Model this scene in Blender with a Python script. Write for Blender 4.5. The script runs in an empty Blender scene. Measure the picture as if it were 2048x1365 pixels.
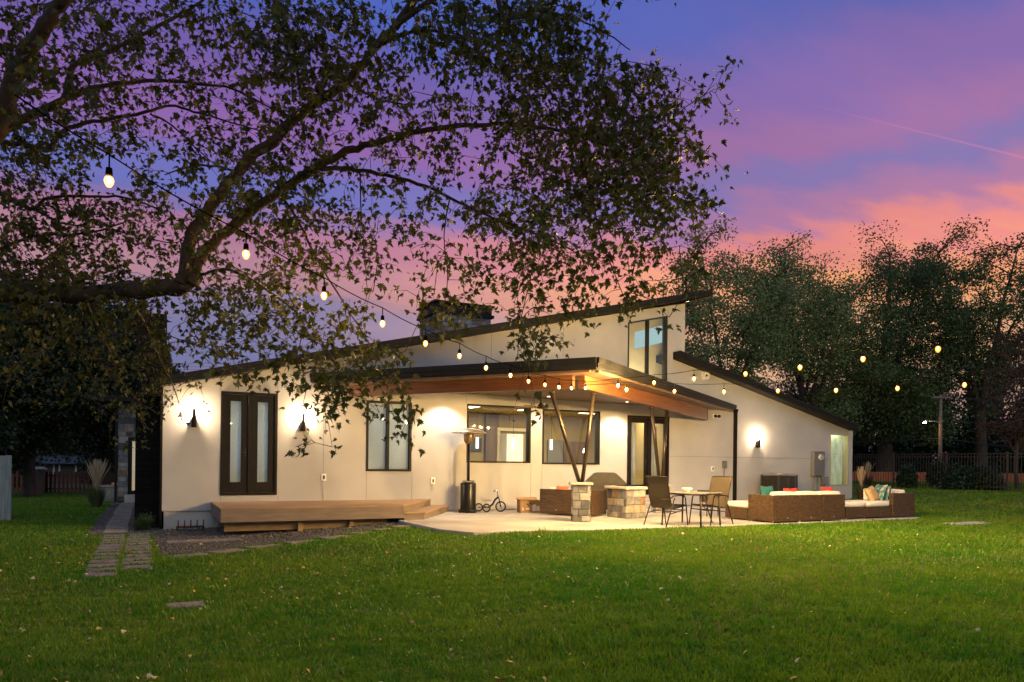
import bpy, math, random
import numpy as np
from mathutils import Vector, Matrix
random.seed(7); rng = np.random.default_rng(11)
scene = bpy.context.scene
COL = scene.collection
R = math.radians

# ---------------------------------------------------------------- camera
FPX, CX, HY, CZ = 1454.0, 1024.0, 926.0, 1.31
YAW, TILT = R(26.8), 0.011
R0 = Vector((math.cos(YAW), -math.sin(YAW), 0)); F0 = Vector((math.sin(YAW), math.cos(YAW), 0)); U0 = Vector((0, 0, 1))
CAM = Vector((0, 0, CZ))
cd = bpy.data.cameras.new('camera'); cam = bpy.data.objects.new('camera', cd); COL.objects.link(cam)
cd.sensor_width = 36; cd.lens = 36 * FPX / 2048; cd.clip_end = 2000; cd.clip_start = .05
cd.shift_y = (HY - 682.5) / 2048
cr = R0 * math.cos(TILT) + U0 * math.sin(TILT); cu = -R0 * math.sin(TILT) + U0 * math.cos(TILT)
M = Matrix((cr, cu, -F0)).transposed().to_4x4(); M.translation = CAM
cam.matrix_world = M
scene.camera = cam

# ---------------------------------------------------------------- world
scene.view_settings.view_transform = 'Standard'; scene.view_settings.look = 'None'
scene.view_settings.exposure = 0.3; scene.view_settings.gamma = 1
def lin(r, g, b):
    f = lambda c: (c / 255 / 12.92) if c / 255 <= .04045 else ((c / 255 + .055) / 1.055) ** 2.4
    return (f(r), f(g), f(b), 1)
W = bpy.data.worlds.new('World'); scene.world = W; W.use_nodes = True
nt = W.node_tree; N = nt.nodes; L = nt.links; N.clear()
def wn(t, **k):
    n = N.new(t)
    for a, b in k.items(): setattr(n, a, b)
    return n
def wmath(op, a, b=None, c=None, clamp=False):
    n = N.new('ShaderNodeMath'); n.operation = op; n.use_clamp = clamp
    for i, v in enumerate((a, b, c)):
        if v is None: continue
        if isinstance(v, (int, float)): n.inputs[i].default_value = v
        else: L.new(v, n.inputs[i])
    return n.outputs[0]
tc = wn('ShaderNodeTexCoord'); sep = wn('ShaderNodeSeparateXYZ'); L.new(tc.outputs['Generated'], sep.inputs[0])
zc = wmath('MAXIMUM', sep.outputs[2], 0.0)
# long streaky clouds: noise on the cloud plane
inv = wmath('DIVIDE', 1.0, wmath('ADD', zc, 0.12))
px_ = wmath('MULTIPLY', sep.outputs[0], inv); py_ = wmath('MULTIPLY', sep.outputs[1], inv)
cmb = wn('ShaderNodeCombineXYZ'); L.new(px_, cmb.inputs[0]); L.new(py_, cmb.inputs[1])
mp = wn('ShaderNodeMapping'); L.new(cmb.outputs[0], mp.inputs[0]); mp.inputs['Rotation'].default_value = (0, 0, R(38)); mp.inputs['Scale'].default_value = (.55, 1.5, 1)
n1 = wn('ShaderNodeTexNoise'); n1.inputs['Scale'].default_value = 1.5; n1.inputs['Detail'].default_value = 5; n1.inputs['Roughness'].default_value = .5; L.new(mp.outputs[0], n1.inputs['Vector'])
n2 = wn('ShaderNodeTexNoise'); n2.inputs['Scale'].default_value = .8; n2.inputs['Detail'].default_value = 3; L.new(mp.outputs[0], n2.inputs['Vector'])
n3 = wn('ShaderNodeTexNoise'); n3.inputs['Scale'].default_value = 6.5; n3.inputs['Detail'].default_value = 4; L.new(mp.outputs[0], n3.inputs['Vector'])
zz0 = wmath('ADD', zc, wmath('MULTIPLY', wmath('SUBTRACT', n3.outputs[0], .5), .075))
zz = wmath('ADD', zz0, wmath('MULTIPLY', wmath('SUBTRACT', n1.outputs[0], .5), .13))
def ramp(stops, fac):
    r = N.new('ShaderNodeValToRGB'); cr_ = r.color_ramp; cr_.interpolation = 'EASE'
    while len(cr_.elements) > 1: cr_.elements.remove(cr_.elements[-1])
    cr_.elements[0].position = stops[0][0]; cr_.elements[0].color = stops[0][1]
    for p, c in stops[1:]:
        e = cr_.elements.new(p); e.color = c
    L.new(fac, r.inputs[0]); return r.outputs[0]
right = ramp([(0, lin(112, 104, 124)), (.07, lin(152, 130, 142)), (.14, lin(220, 172, 136)), (.22, lin(242, 162, 116)), (.27, lin(226, 136, 130)),
              (.31, lin(168, 118, 160)), (.35, lin(130, 114, 172)), (.385, lin(156, 110, 162)), (.44, lin(132, 104, 168)), (.51, lin(90, 98, 174)), (.62, lin(64, 80, 160)), (1, lin(40, 52, 110))], zz)
left = ramp([(0, lin(96, 90, 112)), (.06, lin(120, 112, 145)), (.13, lin(112, 114, 158)), (.18, lin(126, 120, 160)), (.225, lin(178, 132, 146)), (.27, lin(172, 118, 148)),
             (.325, lin(104, 110, 182)), (.39, lin(140, 98, 166)), (.455, lin(116, 94, 170)), (.53, lin(74, 98, 186)), (.64, lin(70, 84, 165)), (1, lin(38, 50, 108))], zz)
azr = wmath('ADD', wmath('MULTIPLY', sep.outputs[0], math.cos(YAW - R(12))), wmath('MULTIPLY', sep.outputs[1], -math.sin(YAW - R(12))))
mr = wn('ShaderNodeMapRange'); mr.interpolation_type = 'SMOOTHSTEP'; L.new(azr, mr.inputs[0]); mr.inputs[1].default_value = -.15; mr.inputs[2].default_value = .55
mx = wn('ShaderNodeMix', data_type='RGBA'); L.new(mr.outputs[0], mx.inputs[0]); L.new(left, mx.inputs[6]); L.new(right, mx.inputs[7])
# contrail: a thin straight band on the cloud plane
da = (lambda px, py: (R0 * ((px - CX) / FPX) + U0 * ((HY - py) / FPX) + F0).normalized())
ca, cb = da(1550, 188), da(2048, 306); nn = ca.cross(cb).normalized(); mid = (ca + cb).normalized()
dt = wn('ShaderNodeVectorMath', operation='DOT_PRODUCT'); L.new(tc.outputs['Generated'], dt.inputs[0]); dt.inputs[1].default_value = nn
along = wn('ShaderNodeVectorMath', operation='DOT_PRODUCT'); L.new(tc.outputs['Generated'], along.inputs[0]); along.inputs[1].default_value = (cb - ca).normalized()
sa = ca.dot((cb - ca).normalized())
fade = wn('ShaderNodeMapRange'); L.new(along.outputs['Value'], fade.inputs[0]); fade.inputs[1].default_value = sa; fade.inputs[2].default_value = sa + .25
band = wmath('SUBTRACT', 1.0, wmath('DIVIDE', wmath('ABSOLUTE', dt.outputs['Value']), wmath('ADD', wmath('MULTIPLY', fade.outputs[0], .0014), .0004)), clamp=True)
bandf = wmath('MULTIPLY', wmath('MULTIPLY', band, fade.outputs[0]), .36)
mx2 = wn('ShaderNodeMix', data_type='RGBA'); L.new(bandf, mx2.inputs[0]); L.new(mx.outputs[2], mx2.inputs[6]); mx2.inputs[7].default_value = lin(235, 130, 150)
# soft darker patches of cloud
dk = wn('ShaderNodeMapRange'); L.new(n2.outputs[0], dk.inputs[0]); dk.inputs[1].default_value = .35; dk.inputs[2].default_value = .7; dk.inputs[3].default_value = .86; dk.inputs[4].default_value = 1.08
sc_ = wn('ShaderNodeVectorMath', operation='SCALE'); L.new(mx2.outputs[2], sc_.inputs[0]); L.new(dk.outputs[0], sc_.inputs['Scale'])
# the half of the sky away from the sunset is an even dusk blue
back = wmath('ADD', wmath('MULTIPLY', sep.outputs[0], -F0.x), wmath('MULTIPLY', sep.outputs[1], -F0.y))
bm = wn('ShaderNodeMapRange'); bm.interpolation_type = 'SMOOTHSTEP'; L.new(back, bm.inputs[0]); bm.inputs[1].default_value = -.35; bm.inputs[2].default_value = .5
mx3 = wn('ShaderNodeMix', data_type='RGBA'); L.new(bm.outputs[0], mx3.inputs[0]); L.new(sc_.outputs[0], mx3.inputs[6]); mx3.inputs[7].default_value = (.22, .27, .37, 1)
bg = wn('ShaderNodeBackground'); L.new(mx3.outputs[2], bg.inputs[0]); bg.inputs[1].default_value = .92
sky = wn('ShaderNodeTexSky'); sky.sky_type = 'NISHITA'; sky.sun_disc = False; sky.sun_elevation = R(1); sky.sun_rotation = R(62)
bg2 = wn('ShaderNodeBackground'); L.new(sky.outputs[0], bg2.inputs[0]); bg2.inputs[1].default_value = .006
ad = wn('ShaderNodeAddShader'); L.new(bg.outputs[0], ad.inputs[0]); L.new(bg2.outputs[0], ad.inputs[1])
ow = wn('ShaderNodeOutputWorld'); L.new(ad.outputs[0], ow.inputs[0])
sl = bpy.data.lights.new('dusk_fill', 'SUN'); sl.energy = .32; sl.angle = R(45); sl.color = (.92, .96, 1)  # soft fill lamp added behind the camera to lift lawn and trees
so = bpy.data.objects.new('dusk_fill', sl); COL.objects.link(so); so.rotation_euler = (R(52), 0, R(-8)); so.location = (2, -30, 30)

# ---------------------------------------------------------------- projection helpers (pixel of the photo -> point in the place)
def ray(px, py):
    u = (px - CX) / FPX; v = (HY - py) / FPX
    return R0 * (u * math.cos(TILT) - v * math.sin(TILT)) + U0 * (u * math.sin(TILT) + v * math.cos(TILT)) + F0
def P(px, py, Y): return CAM + ray(px, py) * Y
def PZ(px, py, z): d = ray(px, py); return CAM + d * ((z - CZ) / d.z)
def PY(px, py, y=18.0): d = ray(px, py); return CAM + d * (y / d.y)
def PV(px, py, A, B):
    d = ray(px, py); n = Vector((-(B.y - A.y), B.x - A.x, 0)); return CAM + d * ((A - CAM).dot(n) / d.dot(n))
def sm(a, b, t):
    t = np.clip((t - a) / (b - a), 0, 1); return t * t * (3 - 2 * t)
def G(x, y):
    k = sm(1.0, 6.5, x)
    return -.27 * (1 - k) - .035 * k + .44 * sm(18.6, 28.5, x) - .6 * sm(24, 52, y) * (1 - sm(-2, 8, x))
def Gf(x, y): return float(G(np.float64(x), np.float64(y)))

# ---------------------------------------------------------------- materials
MATS = {}
def mat(name, col, rough=.6, metal=0, col2=None, scale=5, bump=0, bscale=None, emit=None, es=0, spec=.5, stretch=None, detail=4, lo=.35, hi=.65):
    if name in MATS: return MATS[name]
    m = bpy.data.materials.new(name); m.use_nodes = True; t = m.node_tree; b = t.nodes['Principled BSDF']
    b.inputs['Base Color'].default_value = (*col[:3], 1); b.inputs['Roughness'].default_value = rough; b.inputs['Metallic'].default_value = metal
    b.inputs['Specular IOR Level'].default_value = spec
    if emit: b.inputs['Emission Color'].default_value = (*emit[:3], 1); b.inputs['Emission Strength'].default_value = es
    tcn = t.nodes.new('ShaderNodeTexCoord'); v = tcn.outputs['Object']
    if stretch:
        mm = t.nodes.new('ShaderNodeMapping'); mm.inputs['Scale'].default_value = stretch; t.links.new(v, mm.inputs[0]); v = mm.outputs[0]
    if col2 is not None:
        nz = t.nodes.new('ShaderNodeTexNoise'); nz.inputs['Scale'].default_value = scale; nz.inputs['Detail'].default_value = detail; t.links.new(v, nz.inputs['Vector'])
        mr = t.nodes.new('ShaderNodeMapRange'); t.links.new(nz.outputs[0], mr.inputs[0]); mr.inputs[1].default_value = lo; mr.inputs[2].default_value = hi
        x = t.nodes.new('ShaderNodeMix'); x.data_type = 'RGBA'; t.links.new(mr.outputs[0], x.inputs[0])
        x.inputs[6].default_value = (*col[:3], 1); x.inputs[7].default_value = (*col2[:3], 1); t.links.new(x.outputs[2], b.inputs['Base Color'])
    if bump:
        nb = t.nodes.new('ShaderNodeTexNoise'); nb.inputs['Scale'].default_value = bscale or scale * 6; nb.inputs['Detail'].default_value = 5; t.links.new(v, nb.inputs['Vector'])
        bp = t.nodes.new('ShaderNodeBump'); bp.inputs['Strength'].default_value = bump; bp.inputs['Distance'].default_value = .01
        t.links.new(nb.outputs[0], bp.inputs['Height']); t.links.new(bp.outputs[0], b.inputs['Normal'])
    MATS[name] = m; return m
def leafmat(name, c1, c2, scale=2.5, trans=.35, rough=.5):
    m = bpy.data.materials.new(name); m.use_nodes = True; t = m.node_tree; b = t.nodes['Principled BSDF']; out = t.nodes['Material Output']
    g = t.nodes.new('ShaderNodeTexCoord'); nz = t.nodes.new('ShaderNodeTexNoise'); nz.inputs['Scale'].default_value = scale; nz.inputs['Detail'].default_value = 3; t.links.new(g.outputs['Object'], nz.inputs['Vector'])
    nz2 = t.nodes.new('ShaderNodeTexNoise'); nz2.inputs['Scale'].default_value = scale * 14; t.links.new(g.outputs['Object'], nz2.inputs['Vector'])
    a = t.nodes.new('ShaderNodeMath'); a.operation = 'ADD'; t.links.new(nz.outputs[0], a.inputs[0]); t.links.new(nz2.outputs[0], a.inputs[1])
    mr = t.nodes.new('ShaderNodeMapRange'); t.links.new(a.outputs[0], mr.inputs[0]); mr.inputs[1].default_value = .75; mr.inputs[2].default_value = 1.25
    x = t.nodes.new('ShaderNodeMix'); x.data_type = 'RGBA'; t.links.new(mr.outputs[0], x.inputs[0]); x.inputs[6].default_value = (*c1, 1); x.inputs[7].default_value = (*c2, 1)
    t.links.new(x.outputs[2], b.inputs['Base Color']); b.inputs['Roughness'].default_value = rough; b.inputs['Specular IOR Level'].default_value = .3
    tr = t.nodes.new('ShaderNodeBsdfTranslucent'); t.links.new(x.outputs[2], tr.inputs[0])
    mxs = t.nodes.new('ShaderNodeMixShader'); mxs.inputs[0].default_value = trans; t.links.new(b.outputs[0], mxs.inputs[1]); t.links.new(tr.outputs[0], mxs.inputs[2]); t.links.new(mxs.outputs[0], out.inputs[0])
    return m
def glassmat():
    m = bpy.data.materials.new('window_glass'); m.use_nodes = True; t = m.node_tree; t.nodes.remove(t.nodes['Principled BSDF']); out = t.nodes['Material Output']
    tr = t.nodes.new('ShaderNodeBsdfTransparent'); tr.inputs[0].default_value = (.93, .95, .95, 1)
    gl = t.nodes.new('ShaderNodeBsdfGlossy'); gl.inputs['Roughness'].default_value = .01
    fr = t.nodes.new('ShaderNodeFresnel'); ge = t.nodes.new('ShaderNodeNewGeometry'); im = t.nodes.new('ShaderNodeMapRange'); t.links.new(ge.outputs['Backfacing'], im.inputs[0]); im.inputs[3].default_value = 1.5; im.inputs[4].default_value = 1 / 1.5; t.links.new(im.outputs[0], fr.inputs[0])
    mu = t.nodes.new('ShaderNodeMath'); mu.operation = 'MULTIPLY_ADD'; mu.inputs[1].default_value = .9; mu.inputs[2].default_value = .045; t.links.new(fr.outputs[0], mu.inputs[0])
    x = t.nodes.new('ShaderNodeMixShader'); t.links.new(mu.outputs[0], x.inputs[0]); t.links.new(tr.outputs[0], x.inputs[1]); t.links.new(gl.outputs[0], x.inputs[2]); t.links.new(x.outputs[0], out.inputs[0])
    return m
def wickermat():
    m = bpy.data.materials.new('wicker'); m.use_nodes = True; t = m.node_tree; b = t.nodes['Principled BSDF']
    g = t.nodes.new('ShaderNodeTexCoord'); sp = t.nodes.new('ShaderNodeSeparateXYZ'); t.links.new(g.outputs['Object'], sp.inputs[0])
    ad_ = t.nodes.new('ShaderNodeMath'); ad_.operation = 'ADD'; t.links.new(sp.outputs[0], ad_.inputs[0]); t.links.new(sp.outputs[1], ad_.inputs[1])
    cb_ = t.nodes.new('ShaderNodeCombineXYZ'); t.links.new(ad_.outputs[0], cb_.inputs[0]); t.links.new(sp.outputs[2], cb_.inputs[1])
    br = t.nodes.new('ShaderNodeTexBrick'); t.links.new(cb_.outputs[0], br.inputs['Vector']); br.inputs['Scale'].default_value = 1; br.inputs['Brick Width'].default_value = .07; br.inputs['Row Height'].default_value = .024
    br.inputs['Mortar Size'].default_value = .0035; br.inputs['Color1'].default_value = (.055, .028, .013, 1); br.inputs['Color2'].default_value = (.135, .075, .036, 1); br.inputs['Mortar'].default_value = (.014, .008, .004, 1)
    t.links.new(br.outputs[0], b.inputs['Base Color']); b.inputs['Roughness'].default_value = .42
    bp = t.nodes.new('ShaderNodeBump'); bp.inputs['Distance'].default_value = .004; bp.invert = True; t.links.new(br.outputs[1], bp.inputs['Height']); t.links.new(bp.outputs[0], b.inputs['Normal'])
    return m
def brickmat(name, c1, c2, mo, bw, rh, ms=.008, rough=.85):
    m = bpy.data.materials.new(name); m.use_nodes = True; t = m.node_tree; b = t.nodes['Principled BSDF']
    g = t.nodes.new('ShaderNodeTexCoord'); sp = t.nodes.new('ShaderNodeSeparateXYZ'); t.links.new(g.outputs['Object'], sp.inputs[0])
    ad_ = t.nodes.new('ShaderNodeMath'); ad_.operation = 'ADD'; t.links.new(sp.outputs[0], ad_.inputs[0]); t.links.new(sp.outputs[1], ad_.inputs[1])
    cb_ = t.nodes.new('ShaderNodeCombineXYZ'); t.links.new(ad_.outputs[0], cb_.inputs[0]); t.links.new(sp.outputs[2], cb_.inputs[1])
    br = t.nodes.new('ShaderNodeTexBrick'); t.links.new(cb_.outputs[0], br.inputs['Vector']); br.inputs['Scale'].default_value = 1; br.inputs['Brick Width'].default_value = bw; br.inputs['Row Height'].default_value = rh
    br.inputs['Mortar Size'].default_value = ms; br.inputs['Color1'].default_value = (*c1, 1); br.inputs['Color2'].default_value = (*c2, 1); br.inputs['Mortar'].default_value = (*mo, 1)
    t.links.new(br.outputs[0], b.inputs['Base Color']); b.inputs['Roughness'].default_value = rough
    bp = t.nodes.new('ShaderNodeBump'); bp.inputs['Distance'].default_value = .008; bp.invert = True; t.links.new(br.outputs[1], bp.inputs['Height']); t.links.new(bp.outputs[0], b.inputs['Normal'])
    return m

STUCCO = mat('stucco', (.365, .355, .355), .85, col2=(.455, .44, .44), scale=.8, detail=8, bump=.5, bscale=120, lo=.3, hi=.7)
JOINT = mat('panel_joint', (.22, .20, .19), .8)
CONC = mat('foundation_concrete', (.42, .39, .36), .9, col2=(.5, .47, .43), scale=3, bump=.3)
PATIO = mat('patio_concrete', (.38, .345, .315), .75, col2=(.50, .46, .425), scale=.9, bump=.25, bscale=60)
BLACK = mat('black_metal', (.012, .012, .013), .5, metal=.2, col2=(.018, .018, .02), scale=8)
FASCIA = mat('fascia_metal', (.010, .0095, .009), .6, col2=(.015, .014, .013), scale=3, spec=.2)
BRONZE = mat('bronze_frame', (.006, .0035, .002), .55, col2=(.010, .006, .0035), scale=6, spec=.25)
BEAM = mat('beam_wood', (.085, .028, .009), .5, col2=(.17, .064, .020), scale=3, stretch=(.5, .5, 14), bump=.2, bscale=20, lo=.3, hi=.7)
SOFFIT = mat('soffit_wood', (.085, .045, .022), .6, col2=(.13, .075, .04), scale=2, stretch=(3, 1, 1))
DECKW = mat('deck_wood', (.27, .155, .08), .6, col2=(.36, .22, .12), scale=2.5, stretch=(1, 12, 1), bump=.2)
DECKR = mat('deck_rim', (.16, .115, .085), .7, col2=(.21, .155, .115), scale=2, stretch=(1, 1, 10))
LUMBER = mat('treated_lumber', (.26, .17, .08), .8, col2=(.32, .22, .11), scale=4)
GLASS = glassmat(); WICKER = wickermat()
SHADE = None
SHADE = leafmat('roller_shade', (.66, .70, .70), (.74, .77, .77), 1.5, .5, .9)
CUSH = mat('cream_cushion', (.72, .66, .60), .9, col2=(.78, .72, .66), scale=6, bump=.2)
STONES = [mat('mortar', (.22, .20, .18), .95, col2=(.28, .26, .23), scale=10),
          mat('stone_grey', (.13, .125, .13), .85, col2=(.22, .21, .21), scale=9, bump=.6),
          mat('stone_tan', (.25, .20, .15), .85, col2=(.34, .28, .21), scale=8, bump=.6),
          mat('stone_rust', (.19, .10, .05), .85, col2=(.28, .18, .10), scale=8, bump=.6),
          mat('stone_pale', (.29, .275, .26), .85, col2=(.38, .355, .33), scale=9, bump=.6),
          mat('stone_dark', (.065, .065, .07), .85, col2=(.12, .115, .115), scale=9, bump=.6)]
def emis(name, col, s):
    m = bpy.data.materials.new(name); m.use_nodes = True; t = m.node_tree; t.nodes.remove(t.nodes['Principled BSDF'])
    e = t.nodes.new('ShaderNodeEmission'); e.inputs[0].default_value = (*col, 1); e.inputs[1].default_value = s; t.links.new(e.outputs[0], t.nodes['Material Output'].inputs[0])
    return m
CORE1 = emis('filament_glow_soft', (1, .56, .20), 3000); CORE2 = emis('filament_glow', (1, .64, .22), 44000); SCONCEM = emis('sconce_lamp_glow', (1, .72, .42), 3700); 
def amber():  # orange halo of the bulbs put into their glass as glow
    m = bpy.data.materials.new('halo_glass'); m.use_nodes = True; t = m.node_tree; t.nodes.remove(t.nodes['Principled BSDF'])
    e = t.nodes.new('ShaderNodeEmission'); e.inputs[0].default_value = (1, .36, .02, 1); e.inputs[1].default_value = 1.25
    tr = t.nodes.new('ShaderNodeBsdfTransparent'); x = t.nodes.new('ShaderNodeAddShader'); t.links.new(e.outputs[0], x.inputs[0]); t.links.new(tr.outputs[0], x.inputs[1]); t.links.new(x.outputs[0], t.nodes['Material Output'].inputs[0]); return m
AMBER = amber()
WARMM = emis('ceiling_lamp_glow', (1, .80, .52), 9)

# ---------------------------------------------------------------- mesh builder
ORG = {}
class MB:
    def __init__(s): s.v = []; s.f = []; s.m = []; s.s = []
    def add(s, vs, fs, mi=0, smooth=False):
        o = len(s.v); s.v += [Vector(v) for v in vs]
        for f in fs: s.f.append([o + i for i in f]); s.m.append(mi); s.s.append(smooth)
    def box(s, a, b, mi=0):
        x0, y0, z0 = a; x1, y1, z1 = b
        s.add([(x0, y0, z0), (x1, y0, z0), (x1, y1, z0), (x0, y1, z0), (x0, y0, z1), (x1, y0, z1), (x1, y1, z1), (x0, y1, z1)],
              [(0, 3, 2, 1), (4, 5, 6, 7), (0, 1, 5, 4), (1, 2, 6, 5), (2, 3, 7, 6), (3, 0, 4, 7)], mi)
    def obox(s, o, ux, uy, uz, mi=0):   # corner + three edge vectors
        o, ux, uy, uz = map(Vector, (o, ux, uy, uz))
        s.add([o, o + ux, o + ux + uy, o + uy, o + uz, o + ux + uz, o + ux + uy + uz, o + uy + uz],
              [(0, 3, 2, 1), (4, 5, 6, 7), (0, 1, 5, 4), (1, 2, 6, 5), (2, 3, 7, 6), (3, 0, 4, 7)], mi)
    def prism(s, bot, top, mi=0):       # two matching loops
        n = len(bot); s.add(list(bot) + list(top), [tuple(range(n))[::-1], tuple(range(n, 2 * n))] + [(i, (i + 1) % n, n + (i + 1) % n, n + i) for i in range(n)], mi)
    def tube(s, pts, r, n=8, mi=0, cap=True):
        pts = [Vector(p) for p in pts]; rs = r if isinstance(r, (list, tuple)) else [r] * len(pts)
        vs = []; prev = None
        for i, p in enumerate(pts):
            d = (pts[min(i + 1, len(pts) - 1)] - pts[max(i - 1, 0)])
            if d.length < 1e-7: d = Vector((0, 0, 1))
            d.normalize()
            a = prev if prev is not None else (Vector((0, 0, 1)) if abs(d.z) < .9 else Vector((1, 0, 0)))
            u = (a - d * a.dot(d)).normalized(); prev = u; w = d.cross(u)
            for k in range(n):
                t = 2 * math.pi * k / n; vs.append(p + (u * math.cos(t) + w * math.sin(t)) * rs[i])
        fs = [(i * n + k, i * n + (k + 1) % n, (i + 1) * n + (k + 1) % n, (i + 1) * n + k) for i in range(len(pts) - 1) for k in range(n)]
        s.add(vs, fs, mi, True)
        if cap:
            o = len(s.v) - len(vs)
            s.f.append([o + k for k in range(n)][::-1]); s.m.append(mi); s.s.append(False)
            s.f.append([o + (len(pts) - 1) * n + k for k in range(n)]); s.m.append(mi); s.s.append(False)
    def lathe(s, c, prof, n=24, mi=0, smooth=True):
        c = Vector(c); vs = [c + Vector((r * math.cos(2 * math.pi * k / n), r * math.sin(2 * math.pi * k / n), z)) for r, z in prof for k in range(n)]
        fs = [(i * n + k, i * n + (k + 1) % n, (i + 1) * n + (k + 1) % n, (i + 1) * n + k) for i in range(len(prof) - 1) for k in range(n)]
        s.add(vs, fs, mi, smooth)
    def torus(s, c, R_, r, ax, n=24, m=8, mi=0):
        c = Vector(c); ax = Vector(ax).normalized(); u = ax.orthogonal().normalized(); w = ax.cross(u)
        vs = []
        for i in range(n):
            t = 2 * math.pi * i / n; d = u * math.cos(t) + w * math.sin(t)
            for k in range(m):
                q = 2 * math.pi * k / m; vs.append(c + d * (R_ + r * math.cos(q)) + ax * r * math.sin(q))
        s.add(vs, [(i * m + k, ((i + 1) % n) * m + k, ((i + 1) % n) * m + (k + 1) % m, i * m + (k + 1) % m) for i in range(n) for k in range(m)], mi, True)
    def pillow(s, c, ux, uy, uz, mi=0, n=8):  # half-extents vectors; soft cushion
        c, ux, uy, uz = map(Vector, (c, ux, uy, uz)); idx = {}
        vs = []; fs = []
        def h(a, b): return (1 - a ** 4) ** .5 * (1 - b ** 4) ** .5
        for sd in (1, -1):
            for i in range(n + 1):
                for j in range(n + 1):
                    a = -1 + 2 * i / n; b = -1 + 2 * j / n; k = 1 - .06 * (1 - abs(a)) * abs(b) ** 3 * 1.5 - .06 * (1 - abs(b)) * abs(a) ** 3 * 1.5
                    idx[(sd, i, j)] = len(vs); vs.append(c + ux * a * k + uy * b * k + uz * sd * h(a, b))
            for i in range(n):
                for j in range(n):
                    q = [idx[(sd, i, j)], idx[(sd, i + 1, j)], idx[(sd, i + 1, j + 1)], idx[(sd, i, j + 1)]]
                    fs.append(q if sd > 0 else q[::-1])
        s.add(vs, fs, mi, True)
    def build(s, name, mats, parent=None, base=None, bevel=0, seg=2):
        if not isinstance(mats, (list, tuple)): mats = [mats]
        off = ORG[parent.name] if parent else Vector(base) if base is not None else Vector((0, 0, 0))
        me = bpy.data.meshes.new(name); me.from_pydata([v - off for v in s.v], [], s.f)
        for m in mats: me.materials.append(m)
        me.polygons.foreach_set('material_index', s.m); me.polygons.foreach_set('use_smooth', s.s); me.update()
        o = bpy.data.objects.new(name, me); COL.objects.link(o)
        if parent: o.parent = parent; ORG[o.name] = off
        else: o.location = off; ORG[o.name] = off
        if bevel:
            b = o.modifiers.new('bevel', 'BEVEL'); b.width = bevel; b.segments = seg; b.limit_method = 'ANGLE'; b.angle_limit = R(40)
        return o
def tag(o, label=None, cat=None, group=None, kind=None):
    if label: o['label'] = label
    if cat: o['category'] = cat
    if group: o['group'] = group
    if kind: o['kind'] = kind
    return o
def thing(name, label, cat, loc=(0, 0, 0), group=None):
    o = bpy.data.objects.new(name, None); o.empty_display_size = .2; COL.objects.link(o); o.location = loc; ORG[o.name] = Vector(loc)
    return tag(o, label, cat, group)
def copy_tree(o, parent=None):
    c = o.copy(); COL.objects.link(c)
    if parent: c.parent = parent
    for ch in list(o.children): copy_tree(ch, c)
    return c
def arr_mesh(name, V, Fc, mats, parent=None, kind=None, mi=None, smooth=False):
    off = np.array(ORG[parent.name]) if parent else np.zeros(3)
    me = bpy.data.meshes.new(name); V = (V - off).astype(np.float32); k = Fc.shape[1]
    me.vertices.add(len(V)); me.vertices.foreach_set('co', V.ravel())
    me.loops.add(Fc.size); me.loops.foreach_set('vertex_index', Fc.astype(np.int32).ravel())
    me.polygons.add(len(Fc)); me.polygons.foreach_set('loop_start', np.arange(0, Fc.size, k, dtype=np.int32))
    try: me.polygons.foreach_set('loop_total', np.full(len(Fc), k, dtype=np.int32))
    except Exception: pass
    for m in (mats if isinstance(mats, list) else [mats]): me.materials.append(m)
    if mi is not None: me.polygons.foreach_set('material_index', mi.astype(np.int32))
    me.update(calc_edges=True); me.validate()
    o = bpy.data.objects.new(name, me); COL.objects.link(o)
    if parent: o.parent = parent; ORG[o.name] = Vector(off)
    if kind: o['kind'] = kind
    return o

# ================================================================ ground
GRASSM = mat('lawn_soil', (.024, .055, .006), .95, col2=(.042, .078, .010), scale=.8, bump=.5, bscale=40)
def ground():
    xs = np.concatenate([np.linspace(-400, -30, 12), np.linspace(-26, 50, 110), np.linspace(56, 500, 12)])
    ys = np.concatenate([np.linspace(-60, -5, 6), np.linspace(-3, 70, 90), np.linspace(76, 700, 12)])
    X, Y = np.meshgrid(xs, ys, indexing='ij'); Z = G(X, Y)
    V = np.stack([X, Y, Z], -1).reshape(-1, 3); a, b = len(xs), len(ys)
    i, j = np.meshgrid(np.arange(a - 1), np.arange(b - 1), indexing='ij'); q = (i * b + j).ravel()
    o = arr_mesh('lawn', V, np.stack([q, q + b, q + b + 1, q + 1], -1), GRASSM, kind='structure'); return o
ground()
PATIO_POLY = [(5.05, 15.55), (5.15, 13.3), (5.5, 12.45), (8.5, 12.2), (12.5, 11.98), (15.4, 12.0), (18.08, 12.05), (18.2, 14.6), (19.6, 15.2), (19.6, 18.0), (6.0, 18.0)]
m = MB(); m.prism([(x, y, -.16) for x, y in PATIO_POLY], [(x, y, 0) for x, y in PATIO_POLY]); 
tag(m.build('patio', PATIO, bevel=.01), kind='structure')
# control joints: shallow darker lines lying on the slab
m = MB()
for x0, y0, x1, y1 in ((5.3, 14.9, 18.3, 14.6), (9.3, 12.2, 9.5, 17.9), (13.2, 12.1, 13.4, 17.9), (16.3, 12.1, 16.4, 17.9)):
    d = Vector((x1 - x0, y1 - y0, 0)); n = Vector((-d.y, d.x, 0)).normalized() * .006
    m.add([Vector((x0, y0, .003)) - n, Vector((x1, y1, .003)) - n, Vector((x1, y1, .003)) + n, Vector((x0, y0, .003)) + n], [(0, 1, 2, 3)])
tag(m.build('patio_joints', mat('joint_line', (.2, .18, .16), .9)), kind='structure')

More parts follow.
